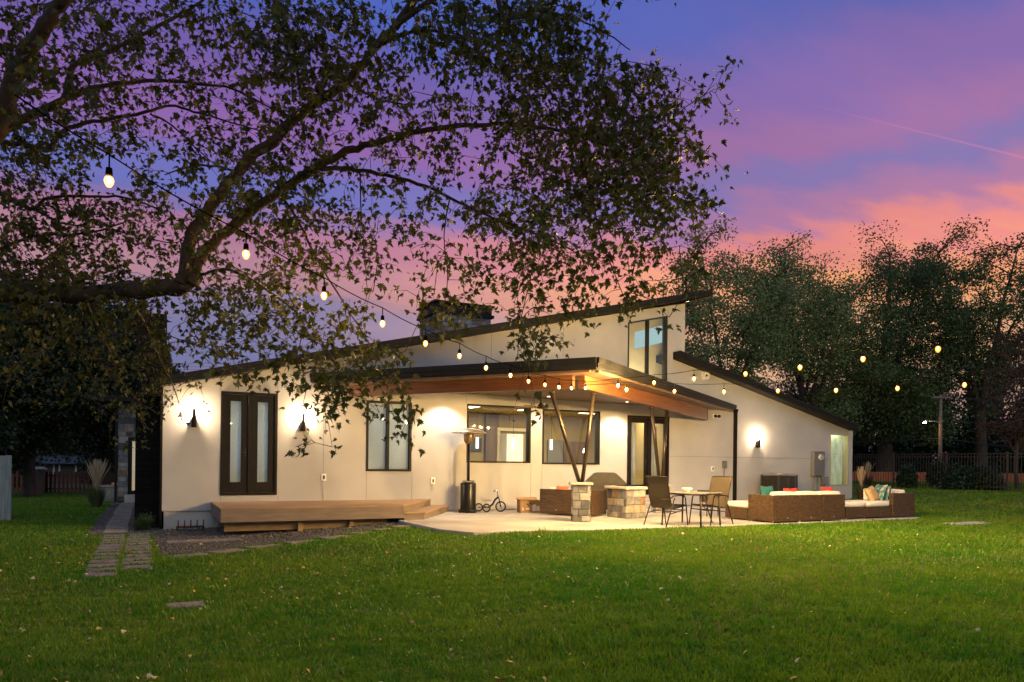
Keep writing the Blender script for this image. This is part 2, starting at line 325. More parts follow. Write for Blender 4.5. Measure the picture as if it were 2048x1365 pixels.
def inpoly(x, y, poly):
    r = np.zeros(x.shape, bool); n = len(poly)
    for i in range(n):
        x0, y0 = poly[i]; x1, y1 = poly[(i + 1) % n]
        c = ((y0 > y) != (y1 > y)) & (x < (x1 - x0) * (y - y0) / (y1 - y0 + 1e-12) + x0); r ^= c
    return r
BED = [(.0, 13.0), (1.6, 13.75), (3.7, 14.55), (5.3, 15.35), (6.6, 18), (-.1, 18), (-.1, 31), (-1.05, 31), (-1.05, 17.1), (-.3, 17.1), (.15, 17.0), (.25, 13.1)]
# pavers of the side path, kept as one walked surface
PAVM = mat('paver_stone', (.15, .125, .10), .85, col2=(.26, .22, .175), scale=4, bump=.5)
m = MB(); pav_rects = []
def slab(cx, cy, w, d, a, z, t=.07):
    u = Vector((math.cos(a), math.sin(a), 0)); n = Vector((-u.y, u.x, 0)); c = Vector((cx, cy, z - t))
    m.obox(c - u * w / 2 - n * d / 2, u * w, n * d, (0, 0, t)); pav_rects.append((cx, cy, a, w, d))
y = 17.6
while y < 30.6:
    slab(-.54 + random.uniform(-.02, .02), y, .46, .33, random.uniform(-.03, .03), Gf(-.54, y) + .03, .04); y += .52
y = 11.25
while y < 17.2:
    slab(-.53, y, .40, .36, random.uniform(-.04, .04), Gf(-.5, y) + .02)
    if y > 11.5 and y < 16.8: slab(-.09, y + .1, .42, .36, random.uniform(-.04, .04), Gf(-.1, y) + .02)
    y += .46
ED = [(.35, 12.75), (1.6, 13.5), (3.7, 14.25), (5.2, 15.0)]
for i in range(3):
    a, b = Vector((*ED[i], 0)), Vector((*ED[i + 1], 0)); n = [2, 3, 3][i]; ang = math.atan2(b.y - a.y, b.x - a.x); ln = (b - a).length
    for k in range(n):
        c = a.lerp(b, (k + .5) / n); slab(c.x, c.y, ln / n * .86, .36, ang + random.uniform(-.02, .02), Gf(c.x, c.y) + .02)
slab(1.05, 15.15, 1.35, .42, .05, Gf(1, 15) + .03)
tag(m.build('path', PAVM, bevel=.012), kind='structure')
def inrect(x, y, rects, pad=.0):
    r = np.zeros(x.shape, bool)
    for cx, cy, a, w, d in rects:
        dx, dy = x - cx, y - cy; u = dx * math.cos(a) + dy * math.sin(a); v = -dx * math.sin(a) + dy * math.cos(a)
        r |= (abs(u) < w / 2 + pad) & (abs(v) < d / 2 + pad)
    return r
# gravel beds
def gravel():
    n = 30000; x = rng.uniform(-1.1, 6.5, n); y = 13 + 18 * rng.uniform(0, 1, n) ** 1.6
    k = inpoly(x, y, BED) & ~inrect(x, y, pav_rects, .0); x, y = x[k], y[k]; n = len(x)
    z = G(x, y) + .012; s = rng.uniform(.014, .034, n)
    base = np.array([[1, 0, 0], [-1, 0, 0], [0, 1, 0], [0, -1, 0], [0, 0, .7], [0, 0, -.7]], float)
    fs = np.array([[0, 2, 4], [2, 1, 4], [1, 3, 4], [3, 0, 4], [2, 0, 5], [1, 2, 5], [3, 1, 5], [0, 3, 5]])
    jit = rng.uniform(.6, 1.2, (n, 6, 1)); a = rng.uniform(0, 6.28, n); c, s_ = np.cos(a), np.sin(a)
    B = base[None] * jit; X = B[..., 0] * c[:, None] - B[..., 1] * s_[:, None]; Y = B[..., 0] * s_[:, None] + B[..., 1] * c[:, None]
    V = np.stack([X, Y, B[..., 2]], -1) * s[:, None, None] + np.stack([x, y, z], -1)[:, None]
    Fc = (fs[None] + (np.arange(n) * 6)[:, None, None]).reshape(-1, 3)
    mi = np.repeat(rng.integers(0, 2, n), 8)
    tag(arr_mesh('gravel', V.reshape(-1, 3), Fc, [mat('gravel_grey', (.05, .05, .06), .8, col2=(.12, .115, .12), scale=20), mat('gravel_brown', (.09, .065, .05), .8, col2=(.19, .15, .12), scale=20)], mi=mi), 'dark mixed gravel spread between the house and the stone path', 'gravel', kind='stuff')
gravel()
m = MB(); bv = [(x, y, Gf(x, y) + .006) for x, y in BED[:6]]
pts = []; 
def bedsheet(x0, x1, y0, y1, nx, ny):
    xs = np.linspace(x0, x1, nx); ys = np.linspace(y0, y1, ny)
    for i in range(nx - 1):
        for j in range(ny - 1):
            cxm, cym = (xs[i] + xs[i + 1]) / 2, (ys[j] + ys[j + 1]) / 2
            if inpoly(np.array([cxm]), np.array([cym]), BED)[0]:
                q = [(xs[i], ys[j]), (xs[i + 1], ys[j]), (xs[i + 1], ys[j + 1]), (xs[i], ys[j + 1])]
                m.add([(a, b, Gf(a, b) + .005) for a, b in q], [(0, 1, 2, 3)])
bedsheet(-1.1, 6.7, 13, 18.1, 50, 40); bedsheet(-1.1, -.05, 18.1, 31, 6, 30)
tag(m.build('gravel_bed', mat('bed_soil', (.05, .045, .04), .95, col2=(.09, .08, .07), scale=6, bump=.6, bscale=50)), kind='structure')

# ================================================================ house
D = 18.0
house = thing('house', 'modern white stucco house with black sloping roofs, covered patio and timber beams', 'house', (12, 18, 0))
def win(x0, y0, x1, y1, x2=None, y2=None, x3=None, y3=None):
    pass
sL = PY(325, 900).x; sR = PY(1705, 900).x; sU = PY(1370, 650).x
rt0, rt1 = PY(325, 767), PY(1370, 607)      # main gable underside line
lt0, lt1 = PY(1370, 719), PY(1705, 862)     # low roof underside line
def wtop(s):
    if s <= sU: return rt0.z + (s - rt0.x) / (rt1.x - rt0.x) * (rt1.z - rt0.z)
    return lt0.z + (s - lt0.x) / (lt1.x - lt0.x) * (lt1.z - lt0.z)
def rect(x0, yt0, x1, yt1, yb0, yb1):
    a, b, c, d_ = PY(x0, yt0), PY(x1, yt1), PY(x0, yb0), PY(x1, yb1)
    return (a.x, b.x, (c.z + d_.z) / 2, (a.z + b.z) / 2)
O_DL = rect(442, 783, 556, 787, 991, 991); O_W1 = rect(733, 801, 824, 805, 943, 944)
O_B1 = rect(934, 807, 1062, 815, 925, 928); O_B2 = rect(1085, 818, 1200, 823, 928, 931)
O_DR = rect(1255, 830, 1338, 835, 988, 992); O_WR = rect(1660, 867, 1697, 870, 971, 972)
u0, u1, u2 = PY(1256, 645), PY(1335, 632), PY(1335, 762)
O_UP = (u0.x, u1.x, u2.z, None)
ut = lambda s: u0.z + (s - u0.x) / (u1.x - u0.x) * (u1.z - u0.z)
OPEN = [(o[0], o[1], (lambda s, z=o[2]: z), (lambda s, z=o[3]: z)) for o in (O_DL, O_W1, O_B1, O_B2, O_DR, O_WR)] + [(O_UP[0], O_UP[1], lambda s: O_UP[2], ut)]
def sbot(s): return .14 if s < 1.45 else .03
m = MB()
br = sorted({sL, sR, sU, 1.45} | {o[0] for o in OPEN} | {o[1] for o in OPEN} | set(np.linspace(sL + 1, sR - 1, 12)))
for i in range(len(br) - 1):
    a, b = br[i], br[i + 1]; mid_ = (a + b) / 2; up = mid_ > sU
    ta = wtop(a) if not up else lt0.z + (a - lt0.x) / (lt1.x - lt0.x) * (lt1.z - lt0.z); tb = wtop(b - 1e-6)
    segs = []; lo = (sbot(mid_), sbot(mid_))
    for o in sorted([o for o in OPEN if o[0] - 1e-6 <= a and b <= o[1] + 1e-6], key=lambda o: o[2](mid_)):
        segs.append((lo, (o[2](a), o[2](b)))); lo = (o[3](a), o[3](b))
    segs.append((lo, (ta, tb)))
    for (la, lb), (ha, hb) in segs:
        m.add([(a, D, la), (b, D, lb), (b, D, hb), (a, D, ha)], [(0, 1, 2, 3)]); m.add([(a, D + .2, la), (b, D + .2, lb), (b, D + .2, hb), (a, D + .2, ha)], [(3, 2, 1, 0)])
m.add([(sL, D, .14), (1.45, D, .14), (1.45, D + .2, .14), (sL, D + .2, .14)], [(0, 1, 2, 3)])
# side and rear walls
m.add([(sL, D, -.3), (sL, 31, -.3), (sL, 31, wtop(sL)), (sL, D, wtop(sL))], [(3, 2, 1, 0)])
m.add([(sR, D, -.1), (sR, 31, -.1), (sR, 31, wtop(sR)), (sR, D, wtop(sR))], [(0, 1, 2, 3)])
m.add([(sU, D, lt0.z - .3), (sU, 31, lt0.z - .3), (sU, 31, rt1.z), (sU, D, rt1.z)], [(0, 1, 2, 3)])
# reveal joints between the panels
def vj(px, yt, yb):
    a, b = PY(px, yt), PY(px, yb); m.box((a.x - .006, D - .003, b.z), (a.x + .006, D + .001, a.z), 1)
for px, yt, yb in ((441, 752, 782), (441, 991, 1001), (556, 733, 786), (556, 991, 1001), (648, 795, 1002), (733, 944, 1002), (824, 944, 1003), (933, 792, 806), (933, 926, 1017),
                   (1062, 929, 1017), (1084, 929, 1017), (1062, 806, 813), (1338, 836, 990), (822, 692, 738), (983, 668, 727), (1127, 645, 714), (1256, 626, 644), (1336, 613, 631), (1200, 823, 931)): vj(px, yt, yb)
ja, jb = PY(1340, 910), PY(1660, 921); zj = (ja.z + jb.z) / 2
m.box((ja.x, D - .003, zj - .006), (O_WR[0] - .06, D + .001, zj + .006), 1)
m.build('wall', [STUCCO, JOINT], house)
m = MB(); m.box((sL + .04, D + .04, -.5), (1.5, D + .2, .14)); m.box((1.5, D + .04, -.5), (sR - .04, D + .2, .03)); m.build('foundation', CONC, house)
# roofs
def gable_slab(name, pa, pb, ta, tb, y0, y1, matl):
    m = MB(); m.prism([(pa.x, y0, pa.z), (pb.x, y0, pb.z), (pb.x, y1, pb.z), (pa.x, y1, pa.z)], [(pa.x, y0, pa.z + ta), (pb.x, y0, pb.z + tb), (pb.x, y1, pb.z + tb), (pa.x, y1, pa.z + ta)]); return m.build(name, matl, house)
YF = 17.62
ra, rb = PY(300, 775.5, YF), PY(1424, 592, YF)
r1 = gable_slab('roof', ra, rb, .21, .2, YF, 31.6, FASCIA)
la, lb = PY(1362, 716, YF), PY(1717, 861, YF)
r2 = gable_slab('roof', la, lb, .22, .2, YF, 31.6, FASCIA)
def drip(pa, pb, par):   # thin metal edge along the rake, two steps
    m = MB()
    for dz, dy in ((.02, .02), (.11, .035)):
        m.prism([(pa.x, YF - dy, pa.z + dz), (pb.x, YF - dy, pb.z + dz), (pb.x, YF - .002, pb.z + dz), (pa.x, YF - .002, pa.z + dz)], [(pa.x, YF - dy, pa.z + dz + .075), (pb.x, YF - dy, pb.z + dz + .075), (pb.x, YF - .002, pb.z + dz + .075), (pa.x, YF - .002, pa.z + dz + .075)])
    m.build('fascia', FASCIA, par)
drip(ra, rb, r1); drip(la, lb, r2)
def soff(pa, pb, par):
    m = MB(); k = .018
    m.prism([(pa.x + .02, YF + .03, pa.z - k), (pb.x - .02, YF + .03, pb.z - k), (pb.x - .02, 31.5, pb.z - k), (pa.x + .02, 31.5, pa.z - k)], [(pa.x + .02, YF + .03, pa.z - .003), (pb.x - .02, YF + .03, pb.z - .003), (pb.x - .02, 31.5, pb.z - .003), (pa.x + .02, 31.5, pa.z - .003)]); m.build('soffit', SOFFIT, par)
# only the eave beyond the upper wall and the narrow rake strips are seen from below
soff(PY(1372, 604, YF), rb, r1)
m = MB(); q = PY(1382, 603, YF + 0.9); q.z = ra.z + (q.x - ra.x) / (rb.x - ra.x) * (rb.z - ra.z) - .03
m.lathe((q.x - .35, 18.3, q.z - .05), [(.0, 0), (.06, 0), (.07, .03)], 16); m.build('downlight', WARMM, house)
# windows and doors -------------------------------------------------
def frame_box(m, s0, s1, z0, z1, w, y0, y1, zt=None):
    t = zt or (lambda s: z1)
    m.box((s0, y0, z0), (s1, y1, z0 + w))
    m.prism([(s0, y0, t(s0) - w), (s1, y0, t(s1) - w), (s1, y1, t(s1) - w), (s0, y1, t(s0) - w)], [(s0, y0, t(s0)), (s1, y0, t(s1)), (s1, y1, t(s1)), (s0, y1, t(s0))])
    for a, b in ((s0, s0 + w), (s1 - w, s1)):
        m.prism([(a, y0, z0 + w), (b, y0, z0 + w), (b, y1, z0 + w), (a, y1, z0 + w)], [(a, y0, t(a) - w), (b, y0, t(b) - w), (b, y1, t(b) - w), (a, y1, t(a) - w)])
def window(o, w=.06, mull=None, shade=False, zt=None, fm=BRONZE, nm='window', label=None, mw=.07):
    s0, s1, z0, z1 = o; m = MB(); e = .004
    frame_box(m, s0 + e, s1 - e, z0 + e, (z1 - e) if z1 else None, w, D - .022, D + .2, (lambda s: zt(s) - e) if zt else None)
    t = zt or (lambda s: z1)
    if mull is not None:
        c = s0 + (s1 - s0) * mull; m.prism([(c - mw / 2, D - .02, z0 + w), (c + mw / 2, D - .02, z0 + w), (c + mw / 2, D + .1, z0 + w), (c - mw / 2, D + .1, z0 + w)], [(c - mw / 2, D - .02, t(c) - w - .006), (c + mw / 2, D - .02, t(c) - w - .006), (c + mw / 2, D + .1, t(c) - w - .006), (c - mw / 2, D + .1, t(c) - w - .006)])
    wo = m.build(nm, fm, house)
    if label: wo['label'] = label
    cells = [(s0 + w, s1 - w)] if mull is None else [(s0 + w, c - mw / 2), (c + mw / 2, s1 - w)]
    for a, b in cells:
        m = MB(); m.prism([(a, D + .055, z0 + w), (b, D + .055, z0 + w), (b, D + .062, z0 + w), (a, D + .062, z0 + w)], [(a, D + .055, t(a) - w), (b, D + .055, t(b) - w), (b, D + .062, t(b) - w), (a, D + .062, t(a) - w)]); m.build('pane', GLASS, wo)
        if shade:
            m = MB(); m.box((a + .01, D + .085, z0 + w), (b - .01, D + .089, t(a) - w)); m.box((a + .01, D + .082, z0 + w + .01), (b - .01, D + .092, z0 + w + .035)); m.build('blind', SHADE, wo)
    return wo
window(O_W1, .055, .47, shade=True, label='two-pane window with grey blinds between the deck and the patio heater')
window(O_B1, .045, label='wide kitchen window behind the patio heater')
window(O_B2, .045, label='wide window behind the slanted porch posts')
window(O_WR, .03, fm=mat('pale_frame', (.40, .37, .24), .5), label='tall narrow window at the right end of the house')
window((O_UP[0], O_UP[1], O_UP[2], None), .035, .5, zt=ut, fm=BLACK, label='tall upper window with a slanting top')
def french(o, label, shade):
    s0, s1, z0, z1 = o; m = MB(); frame_box(m, s0 + .004, s1 - .004, z0 + .004, z1 - .004, .06, D - .03, D + .2)
    c = (s0 + s1) / 2; m.box((c - .03, D - .028, z0 + .064), (c + .03, D + .1, z1 - .066))
    d_ = m.build('door', BRONZE, house); d_['label'] = label
    for k, (a, b) in enumerate(((s0 + .066, c - .034), (c + .034, s1 - .066))):
        w = .15 if shade else .10; m = MB(); y0, y1 = D + .01, D + .055; za, zb = z0 + .07, z1 - .07
        m.box((a, y0, za), (a + w, y1, zb)); m.box((b - w, y0, za), (b, y1, zb)); m.box((a + w, y0, za), (b - w, y1, za + .24)); m.box((a + w, y0, zb - .15), (b - w, y1, zb))
        lf = m.build('door_leaf', BRONZE, d_, bevel=.004)
        m = MB(); m.box((a + w, y0 + .02, za + .24), (b - w, y0 + .027, zb - .15)); m.build('pane', GLASS, d_)
        if shade: m = MB(); m.box((a + w - .02, y1 + .02, za + .2), (b - w + .02, y1 + .024, zb - .1)); m.build('blind', SHADE, d_)
        if k == 0:
            m = MB(); hz = z0 + 1.0; m.box((b - .075, y0 - .012, hz - .1), (b - .035, y0, hz + .12)); m.tube([(b - .055, y0 - .012, hz), (b - .055, y0 - .05, hz), (b - .16, y0 - .05, hz)], .009, 8); m.build('handle', BLACK, d_)
french(O_DL, 'bronze french doors with drawn grey blinds above the deck', True)
french(O_DR, 'bronze french doors opening onto the covered patio', False)
# threshold step under the patio doors
m = MB(); m.box((O_DR[0] - .1, D - .4, 0), (O_DR[1] + .1, D - .001, min(.16, O_DR[2]))); m.build('door_step', CONC, house, bevel=.01)

# covered patio roof --------------------------------------------------
Cc = PZ(1193, 739, 3.26); Lc = PY(622, 769); Rc = PY(1470, 822)
Lc.z = 3.2
tC, tL, tR = .24, .22, .17
m = MB()
def tri(dz, t=None, inset=0):
    cen = (Cc + Lc + Rc) / 3
    return [Vector(p) + (cen - Vector(p)) * inset + Vector((0, 0, dz)) for p in (Cc, Rc, Lc)]
pts = [Cc, Rc + Vector((0, -.003, 0)), Lc + Vector((0, -.003, 0))]
m.prism(pts, [pts[0] + Vector((0, 0, tC)), pts[1] + Vector((0, 0, tR)), pts[2] + Vector((0, 0, tL))])
can = m.build('patio_roof', FASCIA, house)
# stepped fascia lips
m = MB()
for A, B in ((Lc, Cc), (Cc, Rc)):
    d_ = (B - A); n = Vector((d_.y, -d_.x, 0)).normalized()
    if n.y > 0: n = -n
    for z0, z1, o in ((.12, 1.0, .03), (.55, 1.04, .055)):
        tA = tL if A is Lc else tC; tB = tR if B is Rc else tC
        A2 = A + n * .003; B2 = B + n * .003
        m.prism([A2 + Vector((0, 0, tA * z0)), B2 + Vector((0, 0, tB * z0)), B2 + n * o + Vector((0, 0, tB * z0)), A2 + n * o + Vector((0, 0, tA * z0))],
                [A2 + Vector((0, 0, tA * z1)), B2 + Vector((0, 0, tB * z1)), B2 + n * o + Vector((0, 0, tB * z1)), A2 + n * o + Vector((0, 0, tA * z1))])
m.build('fascia', FASCIA, can)
# plank soffit: boards running front to back with fine gaps
pn = (Rc - Cc).cross(Lc - Cc).normalized()
def zpl(x, y): return Cc.z - (pn.x * (x - Cc.x) + pn.y * (y - Cc.y)) / pn.z
m = MB(); x = Lc.x + .25
def yedge(x):   # front edge of the roof at x
    if x < Cc.x: t = (x - Lc.x) / (Cc.x - Lc.x); return Lc.y + (Cc.y - Lc.y) * t
    t = (x - Cc.x) / (Rc.x - Cc.x); return Cc.y + (Rc.y - Cc.y) * t
while x < Rc.x - .3:
    a, b = x + .004, x + .136; ya, yb = yedge(a) + .12, yedge(b) + .12
    if ya < 17.9 and yb < 17.9:
        bt = [(a, ya), (b, yb), (b, 17.99), (a, 17.99)]
        m.prism([(p, q, zpl(p, q) - .022) for p, q in bt], [(p, q, zpl(p, q) - .004) for p, q in bt])
    x += .14
m.build('soffit', SOFFIT, can)
m = MB()
for A, B in ((Lc, Cc), (Cc, Rc)):
    d_ = (B - A).normalized(); n = Vector((-d_.y, d_.x, 0)).normalized()
    if n.y < 0: n = -n
    A2, B2 = A + d_ * .15 + n * .01, B - d_ * .15 + n * .01
    m.prism([A2 - Vector((0, 0, .05)), B2 - Vector((0, 0, .05)), B2 + n * .09 - Vector((0, 0, .05)), A2 + n * .09 - Vector((0, 0, .05))], [A2 - Vector((0, 0, .003)), B2 - Vector((0, 0, .003)), B2 + n * .09 - Vector((0, 0, .003)), A2 + n * .09 - Vector((0, 0, .003))])
m.build('edge_trim', SOFFIT, can)
# timber beams
Bk = P(1163, 778, 15.8)
B1e = Vector((4.55, 17.98, Bk.z)); B2e = P(1410, 840, 22.7)
def beam(A, B, w, h0, h1, nm='beam'):
    d_ = (B - A); n = Vector((-d_.y, d_.x, 0)).normalized() * w / 2
    m = MB(); m.prism([A - n, B - n, B + n, A + n], [A - n + Vector((0, 0, h0)), B - n + Vector((0, 0, h1)), B + n + Vector((0, 0, h1)), A + n + Vector((0, 0, h0))]); return m.build(nm, BEAM, house, bevel=.006)
hB = zpl(Bk.x, Bk.y) - .024 - Bk.z
d2 = (B2e - Bk).normalized(); d1 = (B1e - Bk).normalized()
B2top = zpl(B2e.x, B2e.y) - .024 - B2e.z
beam(Bk, B2e, .16, hB, B2top)
A1 = Bk + d1 * .12; B1 = Vector(B1e); B1.z = Bk.z - .02
beam(A1 + Vector((-.06, -.0, 0)), B1, .16, hB, zpl(B1e.x, B1e.y) - .024 - B1.z)
m = MB(); m.obox(B2e + d2 * .003 - Vector((-d2.y, d2.x, 0)).normalized() * .085 + Vector((0, 0, -.005)), d2 * .015, Vector((-d2.y, d2.x, 0)).normalized() * .17, (0, 0, B2top)); m.build('beam_cap', BRONZE, house)
# stone piers and slanted posts
def stone_faces(m, c, hx, hy, z0, z1, ang, seed=0, gap=.008, rows=(.13, .2), cols=(.12, .24)):
    rr = random.Random(seed); ca, sa = math.cos(ang), math.sin(ang); ux, uy = Vector((ca, sa, 0)), Vector((-sa, ca, 0)); c = Vector((c[0], c[1], 0))
    m.obox(c - ux * hx - uy * hy + Vector((0, 0, z0)), ux * 2 * hx, uy * 2 * hy, (0, 0, z1 - z0), 0)
    for (o, u, n, ln) in ((c - ux * hx - uy * hy, ux, -uy, 2 * hx), (c + ux * hx - uy * hy, uy, ux, 2 * hy), (c + ux * hx + uy * hy, -ux, uy, 2 * hx), (c - ux * hx + uy * hy, -uy, -ux, 2 * hy)):
        z = z0
        while z < z1 - .02:
            h = min(rr.uniform(*rows), z1 - z)
            if z1 - z - h < .06: h = z1 - z
            t = -.012
            while t < ln + .01:
                w = min(rr.uniform(*cols), ln + .012 - t)
                if ln + .012 - t - w < .05: w = ln + .012 - t
                pr = rr.uniform(.012, .028); mi = rr.choice([1] * 6 + [2] * 3 + [3] + [4] * 4 + [5] * 3)
                p0 = o + u * (t + gap / 2) + Vector((0, 0, z + gap / 2)); e = .008
                bot = [p0, p0 + u * (w - gap), p0 + u * (w - gap) + Vector((0, 0, h - gap)), p0 + Vector((0, 0, h - gap))]
                top = [bot[0] + n * pr + u * e + Vector((0, 0, e)), bot[1] + n * pr - u * e + Vector((0, 0, e)), bot[2] + n * pr - u * e - Vector((0, 0, e)), bot[3] + n * pr + u * e - Vector((0, 0, e))]
                top = [q + n * rr.uniform(-.006, .006) for q in top]
                m.prism([b + n * .001 for b in bot], top, mi); t += w
            z += h
def pier(c, h, ang, seed, hw=.185):
    m = MB(); stone_faces(m, c, hw, hw, 0, h - .06, ang, seed + 40); pr = m.build('pier', STONES, house)
    m = MB(); ux, uy = Vector((math.cos(ang), math.sin(ang), 0)), Vector((-math.sin(ang), math.cos(ang), 0)); k = hw + .075
    m.obox(Vector((c[0], c[1], h - .058)) - ux * k - uy * k, ux * 2 * k, uy * 2 * k, (0, 0, .06)); m.build('cap_stone', mat('cap_stone', (.30, .29, .28), .8, col2=(.42, .40, .38), scale=9, bump=.6), pr, bevel=.012)
    return pr
p1 = PZ(1162, 1044, 0) + F0 * .15; H1 = .885
pier((p1.x, p1.y), H1, R(-28), 3)
p2 = P(1321, 1020, 19.75); H2 = .77
pier((p2.x, p2.y), H2, R(-20), 5)
def post(a, b):
    m = MB(); m.tube([a, b], .047, 16); m.tube([b - (b - a).normalized() * .02, b + Vector((0, 0, .0))], .075, 16); m.build('porch_post', mat('post_metal', (.05, .035, .025), .35, metal=.7, col2=(.07, .05, .035), scale=5), house)
b1 = Vector((p1.x, p1.y, H1))
post(b1 + R0 * -.035, PV(1103, 784, A1, B1) ); post(b1 + R0 * .035, PV(1187, 787, Bk, B2e))
b2 = Vector((p2.x, p2.y, H2))
post(b2 + R0 * -.03, PV(1303, 815, Bk, B2e)); post(b2 + R0 * .03, PV(1334, 822, Bk, B2e))
# downspout at the end of the patio roof
ds = PY(1468, 900).x
m = MB(); m.box((ds - .045, D - .10, .02), (ds + .045, D - .004, Rc.z - .01)); m.box((ds - .06, D - .115, Rc.z - .06), (ds + .06, D - .004, Rc.z + .05)); m.build('downspout', BRONZE, house, bevel=.006)
# recessed downlights near the wall under the patio roof
def downlight(px, e, yy=17.35, zz=None, cone=105, col=(1, .80, .56)):
    x = PY(px, 850).x; z = zpl(x, yy) - .03
    m = MB(); m.lathe((x, yy, z - .004), [(.0, .003), (.055, .003)], 20, 1); m.lathe((x, yy, z - .004), [(.055, 0), (.075, 0), (.08, .006)], 20, 0); m.build('downlight', [FASCIA, WARMM], can)
    l = bpy.data.lights.new('downlight', 'SPOT'); l.energy = e; l.spot_size = R(cone); l.spot_blend = .5; l.shadow_soft_size = .05; l.color = col
    o = bpy.data.objects.new('downlight_lamp', l); COL.objects.link(o); o.location = Vector((x, yy, z - .03)); 
    o.rotation_euler = (R(12), 0, 0); return o
downlight(885, 190, col=(1, .86, .68)); downlight(1074, 110); downlight(1228, 180, col=(1, .86, .68))
xx = PY(1150, 850).x
for (X_, Y_, e) in ((10.6, 15.6, 170), (13.4, 16.9, 110)):
    m = MB(); z = zpl(X_, Y_) - .03; m.lathe((X_, Y_, z - .004), [(.0, .003), (.055, .003)], 20, 1); m.lathe((X_, Y_, z - .004), [(.055, 0), (.075, 0), (.08, .006)], 20, 0); m.build('downlight', [FASCIA, WARMM], can)
    l = bpy.data.lights.new('downlight', 'SPOT'); l.energy = e; l.spot_size = R(150); l.spot_blend = .6; l.shadow_soft_size = .05; l.color = (1, .74, .45)
    o = bpy.data.objects.new('downlight_lamp', l); COL.objects.link(o); o.location = (X_, Y_, z - .03)
# tall black chase on the left side wall and its siding
CHAR = mat('charred_siding', (.005, .0045, .0045), .85, col2=(.011, .010, .009), scale=3, spec=.1, stretch=(1, 1, 8), bump=.5, bscale=25)
ch0, ch1 = PY(271, 900, 18.55).x, PY(331, 900, 18.55).x; chz = PY(300, 626, 18.55).z
m = MB(); m.box((ch0, 18.55, -.4), (sL + .05 - .0, 20.2, wtop(sL) - .1)); z = -.4
m2z = chz; m.box((ch0 + .003, 18.553, wtop(sL) - .1), (ch1, 20.1, chz))
z = -.3
while z < chz - .1:
    m.box((ch0 - .006, 18.541, z), ((sL + .04) if z < wtop(sL) - .2 else ch1 + .006, 18.549, z + .128)); z += .135
m.build('chimney_chase', CHAR, house)
m = MB(); m.box((sL - .045, D - .012, -.25), (sL - .001, D + .06, wtop(sL) - .03)); m.build('corner_trim', BRONZE, house)
# stone chimney behind the ridge
cy = 23.0; c0, c1 = PY(869, 640, cy).x, PY(984, 640, cy).x; cz = PY(925, 632, cy).z; ct = PY(900, 604, cy).z
m = MB(); stone_faces(m, ((c0 + c1) / 2, cy + .8), (c1 - c0) / 2 - .06, .8, 2.2, cz, 0, 9); ck = m.build('chimney', STONES, house)
m = MB(); m.box((c0 - .04, cy - .1, cz + .003), (c1 + .04, cy + 1.7, cz + .1)); m.box((c0 + .02, cy - .02, cz + .103), (c1 - .02, cy + 1.6, ct - .06)); m.box((c0 - .05, cy - .12, ct - .057), (c1 + .05, cy + 1.72, ct)); m.build('chimney_cap', FASCIA, ck)
# entry wing of stone at the far end of the side path
wx0 = PY(237, 900, 31).x; wz = PY(250, 806, 31).z
m = MB(); stone_faces(m, ((wx0 + .6) / 2 + .0, 31.6), (.6 - wx0) / 2, .6, -.3, wz, 0, 21, rows=(.15, .3), cols=(.2, .5)); wing = m.build('entry_wing', STONES, house)
m = MB(); m.box((wx0 - .9, 30.2, wz + .003), (2, 32.6, wz + .2)); m.build('wing_roof', FASCIA, wing)
dx0, dx1 = PY(256, 900, 30.9).x, PY(276, 900, 30.9).x; dzt, dzb = PY(262, 875, 30.9).z, PY(262, 989, 30.9).z
m = MB(); frame_box(m, dx0, dx1 + .5, dzb, dzt, .14, 30.86, 30.965); dd = m.build('entry_door', BRONZE, wing)
m = MB(); m.box((dx0 + .14, 30.9, dzb + .14), (dx1 + .36, 30.905, dzt - .14)); m.build('pane', GLASS, dd)
m = MB(); m.box((dx0 + .14, 30.95, dzb + .14), (dx1 + .36, 30.955, dzt - .14)); m.build('curtain', mat('glowing_curtain', (.6, .5, .35), .9, emit=(1, .75, .45), es=.35), dd)  # warm room light put into the curtain as its own glow
m = MB(); m.box((dx0 - .1, 30.5, -.33), (.4, 30.94, dzb - .01)); m.build('entry_step', CONC, wing)
m = MB(); m.box((wx0 - .12, 30.9, -.3), (wx0 - .04, 31.0, wz)); m.build('downspout', BRONZE, wing)

# rooms seen through the patio windows ---------------------------------
ROOMM = mat('room_paint', (.26, .195, .07), .9, col2=(.33, .25, .10), scale=1)
rx0, rx1 = O_B1[0] - .6, O_DR[1] + .8
m = MB(); y0, y1 = D + .21, 22.6
m.add([(rx0, y1, 0), (rx1, y1, 0), (rx1, y1, 3.0), (rx0, y1, 3.0)], [(0, 1, 2, 3)]); m.add([(rx0, y0, 0), (rx0, y1, 0), (rx0, y1, 3.0), (rx0, y0, 3.0)], [(0, 1, 2, 3)])
m.add([(rx1, y0, 0), (rx1, y1, 0), (rx1, y1, 3.0), (rx1, y0, 3.0)], [(3, 2, 1, 0)]); m.add([(rx0, y0, 3.0), (rx1, y0, 3.0), (rx1, y1, 3.0), (rx0, y1, 3.0)], [(3, 2, 1, 0)])
m.build('room', ROOMM, house)
m = MB(); m.box((rx0, y0, -.02), (rx1, y1, .0)); m.build('room_floor', mat('room_floor', (.25, .16, .09), .4, col2=(.32, .21, .12), scale=2, stretch=(8, 1, 1)), house)
def room_light(x, y, z, e, col, sx=1.2, sy=.6, rot=(0, 0, 0)):  # area lamp added to brighten a room behind glass
    l = bpy.data.lights.new('room_fill_lamp', 'AREA'); l.shape = 'RECTANGLE'; l.size = sx; l.size_y = sy; l.energy = e; l.color = col
    o = bpy.data.objects.new('room_fill_lamp', l); COL.objects.link(o); o.location = (x, y, z); o.rotation_euler = rot; return o
